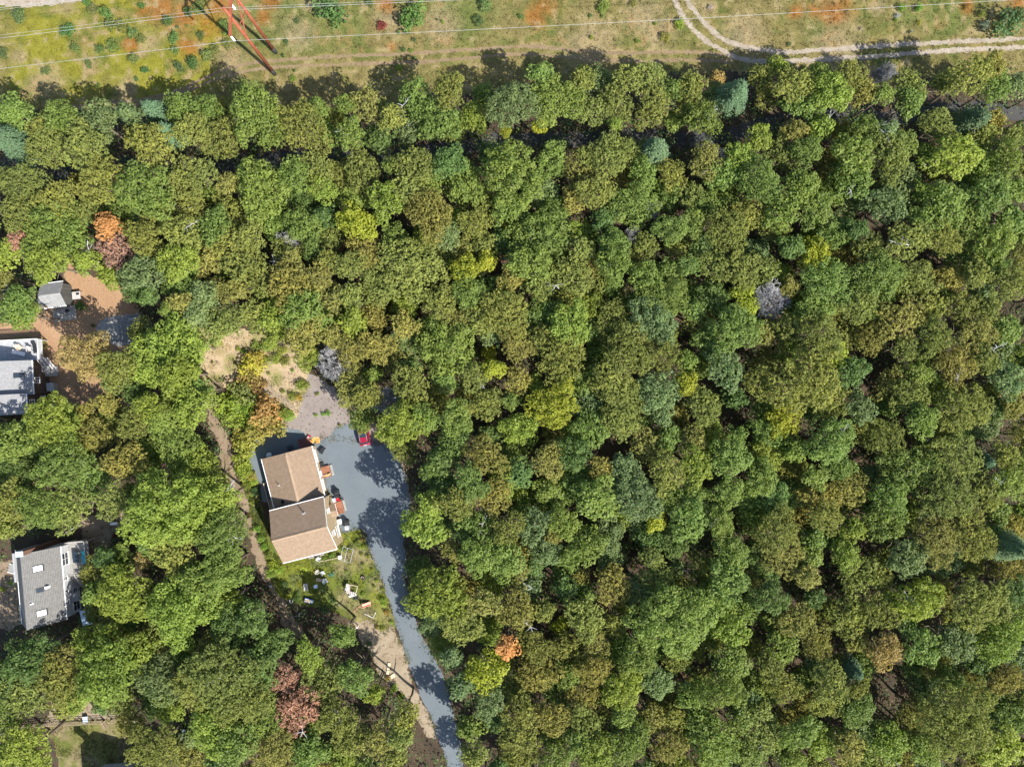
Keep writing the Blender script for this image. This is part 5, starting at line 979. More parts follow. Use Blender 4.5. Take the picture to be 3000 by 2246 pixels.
# crowns read off the photograph: zoom window, then u v radius code (window pixels)
TREES = {
ZA: '''100 740 110 o;70 910 125 c;300 830 100 p;420 760 110 o;640 790 120 b;840 740 80 b;1000 720 90 c;350 960 150 p;560 960 130 p;900 880 90 p;1090 860 80 c;1180 720 120 o;1330 720 110 o;1250 850 110 p;1450 900 130 p;1640 720 150 o;1740 830 130 o;1960 830 150 p;2050 720 80 o;990 1050 130 p;680 1180 150 p;150 1180 140 p;380 1290 110 p;120 1390 110 p;350 1430 150 o;950 1240 170 o;1200 1180 120 p;1300 1090 90 p;1480 1190 80 t;1700 1230 190 o;1900 1130 110 o;2060 1100 110 p;2080 1220 100 l;1250 1350 110 p;1050 1400 110 p;700 1460 85 a;120 1560 75 r;760 1620 115 r;550 1380 100 p;480 1560 130 o;250 1600 110 o;930 1540 100 p;1180 1500 110 p;1400 1480 110 o;1500 1590 110 p;1620 1540 100 p;1820 1560 60 B;1950 1450 110 o;2100 1400 90 g;2020 1600 90 g;1850 1650 90 p;60 1640 90 l''',
ZB: '''20 680 70 o;170 690 120 t;330 760 90 p;480 630 110 o;700 590 100 p;610 780 130 o;860 760 110 l;1110 680 140 b;1380 650 160 o;1290 480 80 o;1550 520 90 p;1640 720 100 p;1780 680 110 p;1850 530 90 p;1990 500 100 p;2010 700 110 p;2150 580 90 o;1280 820 48 y;1060 850 38 y;60 870 100 o;250 900 90 g;1770 800 50 l;130 1110 110 p;470 1060 120 p;700 1020 110 g;320 1070 60 o;280 1300 120 l;100 1440 120 y;420 1240 90 p;1100 1130 190 o;800 1200 130 o;1350 1050 110 o;960 1000 80 g;1500 1290 80 t;1640 1240 100 p;1720 950 150 p;1880 1330 150 o;1950 1130 100 o;2030 970 90 c;2130 1130 100 p;2020 1330 50 B;1700 1430 90 g;580 1400 150 t;680 1520 110 b;350 1560 110 o;860 1440 100 p;1080 1350 110 o;1280 1530 170 o;1440 1540 70 p;1900 1500 40 B;1970 1580 80 p;2130 1480 100 o;1760 1590 110 o;150 1620 110 t;920 1600 90 p;1560 1620 70 p''',
ZC: '''60 560 90 p;30 700 90 p;120 770 100 o;220 520 60 k;340 600 100 c;510 500 80 p;720 560 110 p;880 500 90 o;780 700 130 o;950 600 120 l;1090 500 100 p;1150 600 90 t;1290 610 80 o;1450 580 110 p;1470 690 90 o;1350 450 50 B;1680 540 80 p;1850 500 120 p;2000 430 90 t;2010 560 110 o;1990 680 110 b;1870 740 110 c;2150 560 80 b;1640 820 110 p;1190 850 100 o;1320 850 80 b;890 830 90 l;720 850 80 t;1420 930 90 o;490 870 90 l;640 1000 110 p;800 980 100 o;370 1020 100 l;150 1050 110 t;250 990 40 B;1100 1000 130 o;1330 1010 130 p;1750 1020 130 l;1900 1080 120 l;2090 1030 100 o;1930 880 90 p;2130 880 80 p;250 1130 110 o;500 1180 140 o;760 1230 130 o;1090 1170 130 o;1400 1190 130 b;1560 1250 80 l;1700 1310 130 o;1950 1270 130 o;2130 1230 100 o;60 1280 90 p;150 1330 110 o;400 1400 120 p;280 1500 140 p;580 1480 100 p;640 1370 120 o;850 1350 110 o;1300 1330 130 b;1130 1480 80 g;980 1500 130 o;700 1590 90 g;830 1600 80 y;1200 1600 90 p;1450 1560 130 p;1600 1430 110 o;1850 1450 120 o;1680 1550 100 p;2000 1570 130 o;2130 1430 90 o;60 1450 90 o;130 1580 90 g''',
ZD: '''60 60 100 p;450 90 190 p;220 150 100 p;240 260 100 p;60 260 90 p;800 100 110 y;940 40 70 y;640 290 110 p;820 230 110 o;1100 140 80 t;1060 380 140 p;1210 60 130 o;1280 200 90 p;1480 130 120 p;1570 60 90 t;1750 60 110 o;1960 130 100 o;2120 100 90 o;2080 270 140 o;1300 360 110 o;1470 440 130 l;1740 400 110 p;1720 530 70 p;2020 420 150 b;220 390 90 t;80 430 90 l;410 450 90 t;70 590 110 t;230 590 100 t;780 430 100 t;900 410 90 p;680 600 180 o;560 470 80 o;1130 570 100 t;960 640 60 y;990 730 70 y;1400 640 190 p;1850 620 150 p;2080 620 140 p;450 850 130 p;60 850 110 t;170 900 90 p;290 920 75 B;670 810 70 o;860 780 100 p;1140 800 80 t;1370 960 150 y;1100 930 70 o;930 960 110 p;1250 830 70 l;1650 760 80 o;1750 820 130 p;1800 950 150 p;2050 900 150 b;130 1060 80 o;400 1080 140 l;540 1050 100 o;740 1050 110 o;1150 1120 110 l;1600 1120 130 o;1800 1080 100 p;940 1290 120 t;730 1200 110 g;1340 1330 110 t;1500 1280 120 g;1990 1230 110 t;2120 1180 90 o;1680 1370 70 t;830 1460 110 g;1050 1450 100 l;1150 1400 90 g;1330 1500 90 o;1500 1450 130 o;1830 1400 120 b;1900 1550 140 b;1650 1560 130 o;2100 1400 120 p;2110 1570 100 o;560 1620 90 l;750 1590 110 p;1000 1560 100 t;640 1330 85 g;660 1480 85 g;560 1400 60 g''',
ZE: '''40 60 70 o;200 60 100 p;370 90 110 p;520 110 90 p;850 30 100 y;700 200 60 t;590 280 95 B;930 170 150 o;1240 130 150 o;1130 330 110 p;860 330 110 o;1490 150 120 p;1720 140 90 t;1900 120 90 p;2100 190 110 p;1990 60 100 o;190 270 110 g;410 280 100 y;80 350 70 o;110 430 90 p;330 480 160 o;170 550 110 o;510 500 90 t;680 470 90 p;870 540 150 p;980 640 80 y;1210 530 100 t;1400 420 130 t;1590 320 90 p;1620 520 110 p;1800 340 110 p;1960 350 80 p;1880 490 110 t;2080 480 90 o;1430 600 80 p;270 730 130 b;30 680 70 l;30 830 80 y;500 820 100 p;790 800 180 p;1080 750 110 g;1530 760 110 o;1760 700 120 t;1950 660 90 p;2100 800 120 b;130 970 120 p;340 920 80 d;650 1050 110 y;950 940 110 p;1140 980 110 b;1450 900 110 p;1800 970 170 p;2130 960 80 t;550 1150 110 o;300 1300 130 o;60 1180 90 t;80 1350 110 l;540 1270 110 l;720 1250 90 l;950 1200 150 o;1300 1190 140 p;1540 1060 110 o;1000 1350 110 o;1450 1380 160 o;1760 1300 150 p;1940 1330 70 c;2080 1280 90 p;1080 1490 110 t;850 1430 80 o;500 1430 110 o;280 1530 110 o;580 1560 100 g;900 1570 110 t;1330 1560 140 o;1700 1540 150 p;1950 1540 90 p;2110 1470 100 o;60 1560 100 o''',
ZF: '''100 100 130 l;420 120 130 o;640 110 100 p;800 100 110 b;290 260 80 t;430 300 100 o;600 300 130 o;880 240 110 b;930 160 55 t;1000 80 110 o;1130 230 130 o;1590 60 75 y;1700 200 110 g;1800 60 120 o;2000 60 110 o;2080 250 110 o;2050 450 130 o;190 530 170 l;330 720 120 p;480 600 90 t;690 390 80 t;700 630 120 t;860 640 90 p;1000 500 90 g;1130 680 120 p;970 740 60 y;1310 480 110 t;1320 720 90 p;1600 420 110 p;1560 300 70 p;1700 700 210 o;1980 560 100 o;2080 760 110 l;630 880 75 a;270 950 70 b;480 1040 130 y;810 870 100 p;1000 860 90 p;1200 870 100 t;830 1040 130 t;1190 1030 100 t;1480 930 110 o;1740 960 90 p;1380 1130 140 l;1120 1170 100 t;1600 1100 100 b;330 1130 90 b;510 1240 100 b;730 1280 90 p;910 1330 110 t;700 1430 120 p;1130 1360 120 p;1570 1330 90 t;1720 1320 80 p;1820 1180 110 o;2020 1150 140 o;2080 990 110 o;1680 1500 120 t;1950 1470 170 o;1400 1480 150 o;1200 1560 110 l;950 1600 110 o;420 1580 90 p;1380 1320 80 o;2150 1330 90 o;1100 1490 80 o''',
ZG: '''600 130 140 p;920 40 100 p;850 170 80 o;1100 110 80 l;1300 80 120 o;650 290 110 t;820 290 90 o;800 420 90 t;1050 280 100 l;1150 400 130 p;1450 300 120 b;1600 200 150 t;1850 150 150 p;2000 130 80 o;2130 240 110 c;1280 430 90 p;1500 570 160 l;1900 600 160 p;2120 520 100 g;560 560 110 g;730 700 110 t;1050 680 130 p;1250 640 130 p;860 850 110 t;640 870 120 o;1120 830 80 t;1300 900 110 k;1540 860 130 o;1750 840 130 b;2040 820 140 l;1100 1030 70 c;560 1010 90 p;650 1130 100 p;950 1110 120 p;1130 1130 70 p;900 1230 100 p;1120 1270 110 o;1310 1480 130 l;1750 1330 230 p;2080 1080 110 t;1560 1540 110 o;2050 1530 130 l;510 1400 130 p;750 1430 110 o;900 1480 110 l;1060 1520 90 t;450 1550 100 o;700 1600 100 o;850 560 70 g;1720 1080 100 o''',
ZH: '''60 80 90 o;200 60 100 g;300 30 90 l;470 40 80 t;130 200 110 g;300 190 120 o;450 260 90 o;620 170 100 t;870 110 110 o;970 220 110 l;60 370 90 p;200 390 110 o;350 400 100 p;560 370 80 p;820 400 190 l;1060 350 90 l;1000 500 80 l;1080 510 110 o;850 620 90 p;50 500 60 p;620 820 130 l;510 640 55 g;900 870 170 l;1080 700 110 o;980 750 100 o;1120 850 60 l;880 960 140 l;1120 960 110 g;1230 930 80 g;1040 1080 90 t;1100 1220 150 p;970 1260 110 p;780 1220 120 b;480 1080 120 l;520 1200 140 l;330 1150 90 t;300 1250 100 p;140 1290 100 p;120 1150 90 g;40 1230 80 g;40 1380 80 o;400 1280 95 l;660 1100 90 l;200 1080 70 g;1330 1050 80 g;1500 1120 70 l;1380 1220 80 r;1450 1370 100 r;1580 1230 100 p;1250 1180 90 g;1280 1390 110 o;1050 1440 130 l;1180 1330 110 p;1150 1530 100 o;1330 1560 110 t;1600 1470 110 l;1500 1570 100 o;760 1560 120 p;130 1570 115 l;50 1620 80 o;1620 1620 90 o;740 1340 55 d;640 940 50 d;690 650 45 k''',
Z4: '''640 690 100 o;720 1000 110 o;590 1280 130 p;870 1120 80 l;1080 1290 100 p;700 1440 130 p;900 1450 110 t;1060 1430 95 p;1000 1590 90 p''',
ZI: '''60 260 100 l;40 370 70 t;300 270 120 l;130 520 110 o;170 600 95 l;60 590 80 o;560 255 85 l;930 330 120 b;870 440 80 g;960 470 70 g;1000 220 90 p;1150 260 120 l;1180 350 110 o;1300 290 80 t;1390 220 90 t;1600 170 120 p;1620 310 130 p;1430 450 100 t;1540 430 90 t;1330 480 90 b;1170 520 70 t;1270 600 90 b;1090 570 60 o;1500 640 110 p;1630 600 90 p;1400 680 90 p;1800 230 100 p;1900 330 110 t;1870 430 120 t;2060 360 90 t;2130 250 90 p;2160 500 90 t;1800 620 120 l;1950 560 130 o;1960 720 110 t;1760 770 60 l;2080 640 70 o;1990 870 95 l;2140 740 80 t;2140 930 75 B;2150 800 45 B;570 870 150 k;760 930 110 p;1120 820 190 l;1000 920 150 l;1250 800 100 l;750 1030 90 p;1150 980 130 l;880 1100 90 g;1180 1130 130 o;1290 1080 90 o;970 1200 100 l;1250 1200 110 l;1050 1290 100 o;700 1170 70 t;660 1330 120 k;870 1300 110 p;330 1290 140 l;440 1230 70 l;560 1230 70 t'''}
LANE = [(-60, 480), (27, 474), (172, 503), (281, 475), (480, 480), (706, 472), (951, 447), (1081, 462), (1254, 437), (1376, 423), (1475, 405), (1657, 403), (1883, 396), (2090, 400), (2272, 352), (2498, 330), (2602, 342), (2793, 312), (2974, 326), (3060, 330)]
def lane_gap(px, py):
    best = (1e9, 0)
    for (x0, y0), (x1, y1) in zip(LANE[:-1], LANE[1:]):
        t_ = max(0., min(1., ((px-x0)*(x1-x0) + (py-y0)*(y1-y0)) / ((x1-x0)**2 + (y1-y0)**2))); qx, qy = x0 + t_*(x1-x0), y0 + t_*(y1-y0); d_ = math.hypot(px-qx, py-qy)
        if d_ < best[0]: best = (d_, py - qy)
    return best
parsed = []
for z, txt in TREES.items():
    for q in txt.split(';'):
        u, v, r, c = q.split(); px, py = px_of(z, float(u), float(v)); r = float(r) / z[2]
        if z is ZH and px > 960 and py > 1800: continue
        d_, s_ = lane_gap(px, py)
        if d_ < r * .74 + 6: py += (r * .74 + 6 - d_) * (1 if s_ > 0 else -1)
        if c != 'B' and any(math.hypot(px - e[0], py - e[1]) < .62 * min(r, e[2]) + 8 for e in parsed): continue
        parsed.append((px, py, r, c, False))
# younger trees fill the rest of the closed canopy
GAPS = [(ZE, 1330, 690, 90), (ZD, 1240, 750, 60), (ZG, 1350, 1150, 150), (ZG, 1400, 1300, 60), (ZG, 1960, 1130, 70), (ZF, 1430, 240, 110), (ZF, 1950, 230, 90), (ZG, 720, 510, 90), (ZC, 150, 880, 130), (ZC, 1330, 760, 100), (ZC, 470, 720, 60), (ZB, 180, 1000, 110), (ZA, 620, 1040, 110), (ZA, 1560, 1040, 130), (ZA, 380, 1110, 90), (ZA, 2000, 950, 90), (ZA, 1700, 990, 90), (ZB, 820, 950, 70), (ZB, 1420, 880, 110), (ZE, 340, 1050, 90), (ZE, 250, 860, 60), (ZD, 1850, 1180, 80), (ZD, 1480, 1080, 60),
        (ZG, 830, 620, 60), (ZH, 720, 720, 60), (ZH, 690, 870, 45), (ZH, 900, 1420, 60), (ZH, 1270, 820, 70), (ZH, 1340, 900, 80), (ZH, 660, 560, 60), (ZI, 1010, 510, 60), (ZD, 560, 1330, 90), (ZF, 60, 700, 60), (ZF, 330, 1280, 80), (ZF, 130, 260, 70), (ZC, 2150, 420, 70), (ZC, 1620, 440, 60), (ZE, 2100, 1100, 90), (ZF, 1870, 1000, 60)]
gaps_px = [(*px_of(z, u, v), r / z[2]) for z, u, v, r in GAPS]
OPEN = [W_ for W_ in HOLES] + [SHADE_YARD, YARD_W, [gw(x, y)[:2] for x, y in ((-4.5, -6.5), (7.5, -7.), (7.5, 6.8), (-4.5, 7.))], [uw(x, y)[:2] for x, y in ((-9, -5.5), (8, -5.5), (8, 7), (-9, 7))], [tanw(x, y)[:2] for x, y in ((-6, -10), (8, -10), (8, 12), (-6, 12))],
        [(SO[0] - 2.5, SO[1] - 3.), (SO[0] + 4, SO[1] - 3.), (SO[0] + 4, SO[1] + 3.), (SO[0] - 2.5, SO[1] + 3.)], poly(Z4, [(0, 0), (0, 450), (200, 700), (330, 700), (560, 560), (700, 600), (860, 700), (700, 100)]), poly(Z5, [(240, 80), (1050, 200), (1050, 1000), (650, 1475), (280, 1475), (180, 700)])]
r_ = random.Random(3)
cand = [(r_.uniform(-70, 3070), r_.uniform(150, 2310)) for _ in range(9000)]
fill = 0
for px, py in cand:
    x, y = W(px, py, 7.5); r = r_.uniform(34, 58)
    if any(math.hypot(px - e[0], py - e[1]) < e[2] * .80 + r * .40 for e in parsed if abs(px - e[0]) < 220 and abs(py - e[1]) < 220): continue
    if any(math.hypot(px - a, py - b_) < g_ + r * .3 for a, b_, g_ in gaps_px): continue
    if lane_gap(px, py)[0] < r * .8 + 10: continue
    xa, ya = np.array([x]), np.array([y])
    if any(sdist(xa, ya, h)[0] > -(r / 19. + .6) for h in OPEN): continue
    parsed.append((px, py, r, r_.choice('ooglpptb'), True)); fill += 1
print('trees', len(parsed), 'of which filler', fill)

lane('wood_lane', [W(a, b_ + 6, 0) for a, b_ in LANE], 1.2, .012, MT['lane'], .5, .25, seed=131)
# landmarks for telling the trees apart
MARKS = [('red parked car', 1065, 1275), ('tan-roofed house', 880, 1480), ('house with three skylights', 110, 1670), ('stone patio', 365, 965), ('small garden shed', 155, 870), ('fenced lower-left lawn', 290, 2150), ('rusty tree left of the driveway', 855, 2025), ('rust-coloured pylon', 800, 190),
         ('big bare tree by the gravel', 968, 1075), ('bare tree right of the car', 1128, 1164), ('bare tree near the upper middle', 1912, 603), ('large bare tree right of centre', 2268, 877), ('bare tree at the white track', 2611, 204), ('white track junction', 2150, 165), ('lime-yellow tree near the centre', 1620, 1185), ('lime-yellow tree above the centre', 1362, 795),
         ('orange tree right of the driveway', 1485, 1895), ('brown ground gap at right', 2602, 1060), ('pinkish earth strip at the centre', 1561, 1090), ('dark clearing at lower right', 2611, 2017), ('top right picture corner', 3000, 60), ('bottom right picture corner', 3000, 2246), ('middle of the right edge', 3000, 1123), ('middle of the bottom edge', 1500, 2246), ('dark gap right of the driveway', 1848, 1605),
         ('small yellow tree in the treeline', 1580, 371), ('blue-green tree in the treeline', 2154, 272), ('orange tree above the shed', 317, 661), ('ochre tree on the mulch yard', 258, 1044), ('sandy patch beside the driveway', 1130, 1940), ('white lounger', 538, 2150), ('middle of the left edge', 0, 1350), ('brown gap in the lower right', 2326, 1727), ('left end of the treeline', 0, 400), ('driveway bottom end', 1330, 2246), ('lower left picture corner', 0, 2246), ('bare tree under the dark lane', 2113, 448), ('bottom edge right of centre', 2250, 2246), ('right edge lower third', 3000, 1650), ('right edge upper third', 3000, 620)]
DIRS = ['right of', 'lower right of', 'below', 'lower left of', 'left of', 'upper left of', 'above', 'upper right of']
ORD = ['nearest', 'second', 'third', 'fourth', 'fifth', 'sixth', 'seventh', 'eighth', 'ninth', 'tenth'] + [f'{k}th' for k in range(11, 60)]
def octant(dx, dy): return int(round(math.atan2(dy, dx) / (math.pi / 4))) % 8
def size_word(r): return 'small' if r < 42 else 'medium' if r < 62 else 'large' if r < 84 else 'huge'
def describe(i, items):
    px, py, r, word = items[i]
    order = sorted(range(len(MARKS)), key=lambda k: math.hypot(px - MARKS[k][1], py - MARKS[k][2])); best = None
    for k in order[:3]:
        nm, mx, my = MARKS[k]; d = math.hypot(px - mx, py - my); oc = octant(px - mx, py - my)
        if d < 25: continue
        rank = sum(1 for j, (a, b_, _, w2) in enumerate(items) if w2 == word and j != i and math.hypot(a - mx, b_ - my) < d and octant(a - mx, b_ - my) == oc and math.hypot(a - mx, b_ - my) >= 25)
        c = (rank, d, nm, oc)
        if best is None or c[:2] < best[:2]: best = c
    rank, d, nm, oc = best; return f'{ORD[rank]} {DIRS[oc]} the {nm}'
items = [(px, py, r, SPEC[c][2] if not f else 'young ' + SPEC[c][2].replace('small dark understorey tree', 'dark tree')) for px, py, r, c, f in parsed]
HUE = random.Random(21)
LIMBS = []
for k in range(3):
    m_ = MB(); q_ = random.Random(90 + k); p_ = Vector((0, 0, -.8)); d_ = Vector((.5, 0, .8))
    for j in range(5):
        n_ = p_ + d_.normalized() * .55; m_.tube(p_, n_, .07 - .01*j, .06 - .01*j, 5, False)
        for q in range(2): e_ = n_ + Vector((q_.uniform(-.6, .8), q_.uniform(-.8, .8), q_.uniform(-.1, .5))); m_.tube(n_, e_, .035, .015, 4, False)
        p_ = n_; d_ = Vector((q_.uniform(.2, 1), q_.uniform(-.7, .7), q_.uniform(-.1, .5)))
    LIMBS.append(m_.mesh('dead_limb', MT['deadwood']))
bares = {}
for i, (px, py, r, code, young) in enumerate(parsed):
    kind, col, word = SPEC[code]
    rm = r / (FPX / (CAM_H - 8.0))                                  # crown radius in metres
    low = code == 'd' or (code in 'yk' and rm < 1.6)
    ht = tree_height(rm) * HUE.uniform(.84, 1.14) * (.72 if young else 1.) * (.62 if low else 1.)
    if 1170 < px < 1500 and py > 1200 and not young: ht += 2.4
    if kind == 'bare': ht = 12. + rm * .8
    hc = ht - rm * .62
    x, y = W(px, py, hc if kind != 'bare' else ht * .72); lab = f'{size_word(r)} {items[i][3]}, {describe(i, items)}'
    nm = {'oak': 'broadleaf_tree', 'pine': 'pine_tree', 'cedar': 'feathery_tree', 'bare': 'bare_tree'}[kind]
    if young: nm = 'young_' + nm; lab = lab.replace('medium ', '').replace('small ', '')
    t = thing(nm, lab, {'pine': 'pine tree'}.get(kind, 'tree'), (x, y, 0), HUE.uniform(0, 6.283), {'oak': 'leafy trees of the wood', 'pine': 'pines of the wood', 'cedar': 'feathery trees of the wood', 'bare': 'bare trees of the wood'}[kind])
    if kind == 'bare':
        sd = len(bares) % 4
        if sd not in bares: bares[sd] = bare_mesh(2.6, 8., 50 + sd)
        tm, cm = bares[sd]; o = bpy.data.objects.new('trunk', tm); C.objects.link(o); o.parent = t; o = bpy.data.objects.new('branches', cm); C.objects.link(o); o.parent = t
        t.scale = (rm / 2.05, rm / 2.05, ht / 9.6); bares[10 + i] = None; continue
    sizes = SIZES if kind != 'cedar' else SIZES[:3]
    si = min(range(len(sizes)), key=lambda k: abs(math.log(sizes[k] / rm))); nv = 2 if kind == 'cedar' else 6
    cm, tm, R, phc = PROTO[(kind, si, HUE.randrange(nv))]
    sx = rm / R * 1.09
    o = bpy.data.objects.new('trunk', tm); C.objects.link(o); o.parent = t; o.scale = (1, 1, hc / phc)
    o = bpy.data.objects.new('crown', cm); C.objects.link(o); o.parent = t; o.location = (0, 0, hc); o.scale = (1, 1, HUE.uniform(.92, 1.15))
    t.scale = (sx * HUE.uniform(.88, 1.14), sx * HUE.uniform(.88, 1.14), 1.)
    o.scale.z *= sx
    if HUE.random() < .07:
        dl = bpy.data.objects.new('dead_limb', LIMBS[i % 3]); C.objects.link(dl); dl.parent = t; dl.location = (HUE.uniform(-.3, .3) * R, HUE.uniform(-.3, .3) * R, hc + rm * .38); dl.rotation_euler = (0, 0, HUE.uniform(0, 6.28))
    b_ = HUE.uniform(.86, 1.14); h_ = HUE.uniform(-.07, .07); o.color = (col[0] * b_ * (1 + h_), col[1] * b_, col[2] * b_ * (1 - h_), 1)

# ------------------------------------------------------------------ shrubs
def bush_mesh(R, seed, kind='leafy'):
    rng = np.random.default_rng(seed); P, N, S, VAR = [], [], [], []
    for c, r in lobes(R, 9 if kind == 'leafy' else 12, rng, .8, R*.34, R*.5, -.2):
        n = int(2*np.pi*r*r / .016); d = usphere(n, rng, -.5); P.append(c + d * (r * rng.uniform(.6, 1.1, n))[:, None]); N.append(d*.55 + np.array([0, 0, .55]) + rng.normal(size=(n, 3)) * .42); S.append(rng.uniform(.06, .12, n)); VAR.append(np.clip(.5 + rng.uniform(-.2, .2) + rng.normal(size=n) * .18, 0, 1))
    P, N, S, VAR = [np.concatenate(q) for q in (P, N, S, VAR)]; P[:, 2] += R * .55
    V, F = quads(P, N, S, .65, rng); V[:, 2] = np.maximum(V[:, 2], .03)
    return np_mesh('foliage', V, F, MT['leaf'], {'var': ('FLOAT', 'FACE', VAR)})
BUSH = [bush_mesh(1., 300 + k) for k in range(5)]
STEM = []
for k in range(3):
    m_ = MB(); q_ = random.Random(k)
    for j in range(7): a = j * .9 + q_.uniform(-.3, .3); m_.tube((0, 0, -.02), (.55*math.cos(a), .55*math.sin(a), q_.uniform(.5, .9)), .03, .01, 5, False)
    STEM.append(m_.mesh('stems', MT['bark']))
BCOL = {'G': (.09, .15, .05), 'D': (.06, .10, .04), 'E': (.14, .19, .06), 'L': (.22, .28, .04), 'Y': (.31, .30, .06), 'O': (.30, .235, .07), 'U': (.24, .17, .05), 'R': (.20, .045, .035), 'M': (.20, .22, .05), 'N': (.17, .25, .04), 'W': (.36, .33, .30)}
BWORD = {'G': 'dark green shrub', 'D': 'dark evergreen shrub', 'E': 'grey-green shrub', 'L': 'lime green shrub', 'Y': 'golden yellow shrub', 'O': 'orange-gold shrub', 'U': 'brownish shrub', 'R': 'dark red shrub', 'M': 'olive shrub', 'N': 'bright green shrub', 'W': 'dry grey shrub'}
SHRUBS = [(ZA, '''110 95 50 E;680 80 45 E;710 160 40 E;770 155 42 E;425 190 48 G;480 305 33 E;640 315 30 G;725 290 44 E;850 210 40 E;905 250 34 E;1075 130 36 G;1125 240 38 E;1130 320 30 E;855 375 34 E;1295 225 28 G;1240 400 44 G;1150 425 34 G;1390 310 34 E;1330 350 42 E;1465 280 32 E;1440 150 34 E;1470 190 36 E;1285 40 44 E;1215 70 34 G;290 455 32 E;935 450 24 G;2130 60 100 G;1850 270 18 G;1920 135 20 G;1890 505 24 N;1830 360 14 G;570 410 28 E;10 340 40 G;590 50 38 E;910 35 24 G;880 510 15 G;635 550 14 G;1145 175 14 E;1210 168 12 E;560 15 30 E;1905 460 10 G'''),
          (ZB, '''470 100 95 E;890 125 38 G;930 30 45 E;260 160 34 R;1165 105 20 E;655 140 14 N;470 255 16 G;400 320 18 G;1890 20 24 M;2190 150 34 N;1700 30 46 M;2100 230 36 M;1620 240 16 M;180 10 30 G;370 210 12 G;1610 100 14 G;620 130 8 G;470 375 12 G;1690 105 14 E;2030 155 12 N;1920 265 20 M;450 325 14 N;370 435 22 N'''),
          (ZC, '''1420 45 30 N;1530 50 28 N;2110 140 105 G;1960 160 33 W;1530 145 18 L;690 285 16 G;1940 90 28 M;1840 45 22 U;2190 90 50 G;1380 130 14 N;180 45 18 W;1390 100 18 W;1150 190 10 W;1480 205 10 W'''),
          (ZI, '''1620 930 90 Y;1600 1010 80 O;1650 885 60 Y;1560 1110 95 M;1480 1180 90 L;1500 1270 80 L;1640 1150 60 U;1720 1240 105 O;1770 1325 85 Y;1650 1360 85 O;1580 1450 80 Y;1560 1540 70 L;1575 1620 60 L;1440 1230 60 N;1930 1130 26 Y;1940 1050 36 M;1840 1240 45 M;1700 1300 90 O;1540 1390 60 Y;1660 1060 60 U;1890 1130 30 M;1870 1260 36 L;1600 1190 70 N;1690 1165 60 U;1540 1190 70 L;1980 1055 26 M;1600 1280 70 L;520 545 34 G;1780 880 40 N;1720 800 40 N;1650 800 36 M;1820 830 36 L;1430 700 44 M;1850 900 36 M;1400 780 40 M'''),
          (Z1, '''60 560 60 L;110 640 60 Y;130 700 50 L;70 740 46 M;170 1150 40 N;210 1250 44 N;240 1330 40 N;290 1420 44 M;330 1520 60 L;300 1590 50 N;390 1560 46 L;130 900 34 M;90 1030 30 U;1150 1290 34 M;1190 1260 24 U;1170 1330 26 N;1210 1330 22 L;1080 1350 30 M;1000 1350 32 N;1250 1420 24 N;1190 1400 22 M;900 1420 30 N;830 1440 22 N;160 800 50 G;120 1170 22 U'''),
          (Z4, '''660 235 16 N;780 400 20 N;860 340 14 N;920 440 26 N;930 470 22 L;880 300 16 L;780 180 14 N;950 530 22 U;985 600 16 L;880 640 18 M;920 650 20 M;700 420 10 N;210 330 30 G;300 420 34 G;560 440 30 G;500 520 36 G;850 220 12 L;920 360 14 L;1010 1080 34 N;1060 1150 30 N;960 1010 24 U;820 760 24 G'''),
          (Z12, '''60 180 70 N;150 160 66 N;240 150 56 N;10 230 60 N;330 140 40 L;440 140 30 N;465 195 22 N;490 350 18 G'''),
          (Z6, '''1560 330 60 U;1700 420 70 N;1740 520 70 N;1500 300 50 G;1650 300 50 U;1880 500 34 L;1780 600 50 N;1620 560 50 G'''),
          (Z3, '''1400 280 44 R;1500 300 44 G;1450 420 60 G;1330 500 50 G;20 940 40 Y;1130 880 60 R;1120 960 50 R;110 860 30 N;1620 1300 40 L;1700 500 70 U;1760 560 60 U;980 1330 50 E;1090 1290 60 E;1060 1380 50 E;1100 700 30 N'''),
          (Z5, '''1400 640 26 M;1510 850 34 N;1460 860 26 N;1380 870 22 N;1640 980 20 M;1130 390 20 N;1020 610 30 M;870 420 22 M;950 860 60 M;1080 850 50 L;1240 500 34 M;1230 570 40 M;600 180 30 N;540 150 30 N;360 490 16 N;270 300 18 N;860 260 34 N;960 280 40 M;760 250 26 U'''),
          (Z2, '''900 640 18 G;1410 580 24 G;770 450 40 G''')]
FIELD = ('meadow', 'clearing')
shr = []
for z, txt in SHRUBS:
    for q in txt.split(';'):
        u, v, r, c = q.split(); px, py = px_of(z, float(u), float(v)); shr.append((px, py, float(r) / z[2], BWORD[c], c))
MARKS2 = MARKS + [('lawn workbench', 1028, 1725), ('sand track at top left', 120, 10), ('sandy clearing', 830, 1110), ('lower wheel-rut bend', 600, 230), ('big grey-green shrub', 1213, 45), ('meadow\'s upper right corner', 3000, 0), ('fallen-open garden gate', 310, 2108), ('turquoise deck chairs', 235, 1625), ('fire bowl', 1064, 1691), ('teal bicycle', 966, 1675), ('low wooden fence', 965, 1638), ('blue-grey deck', 60, 1020)]
_M, MARKS = MARKS, MARKS2
its = [q[:4] for q in shr]
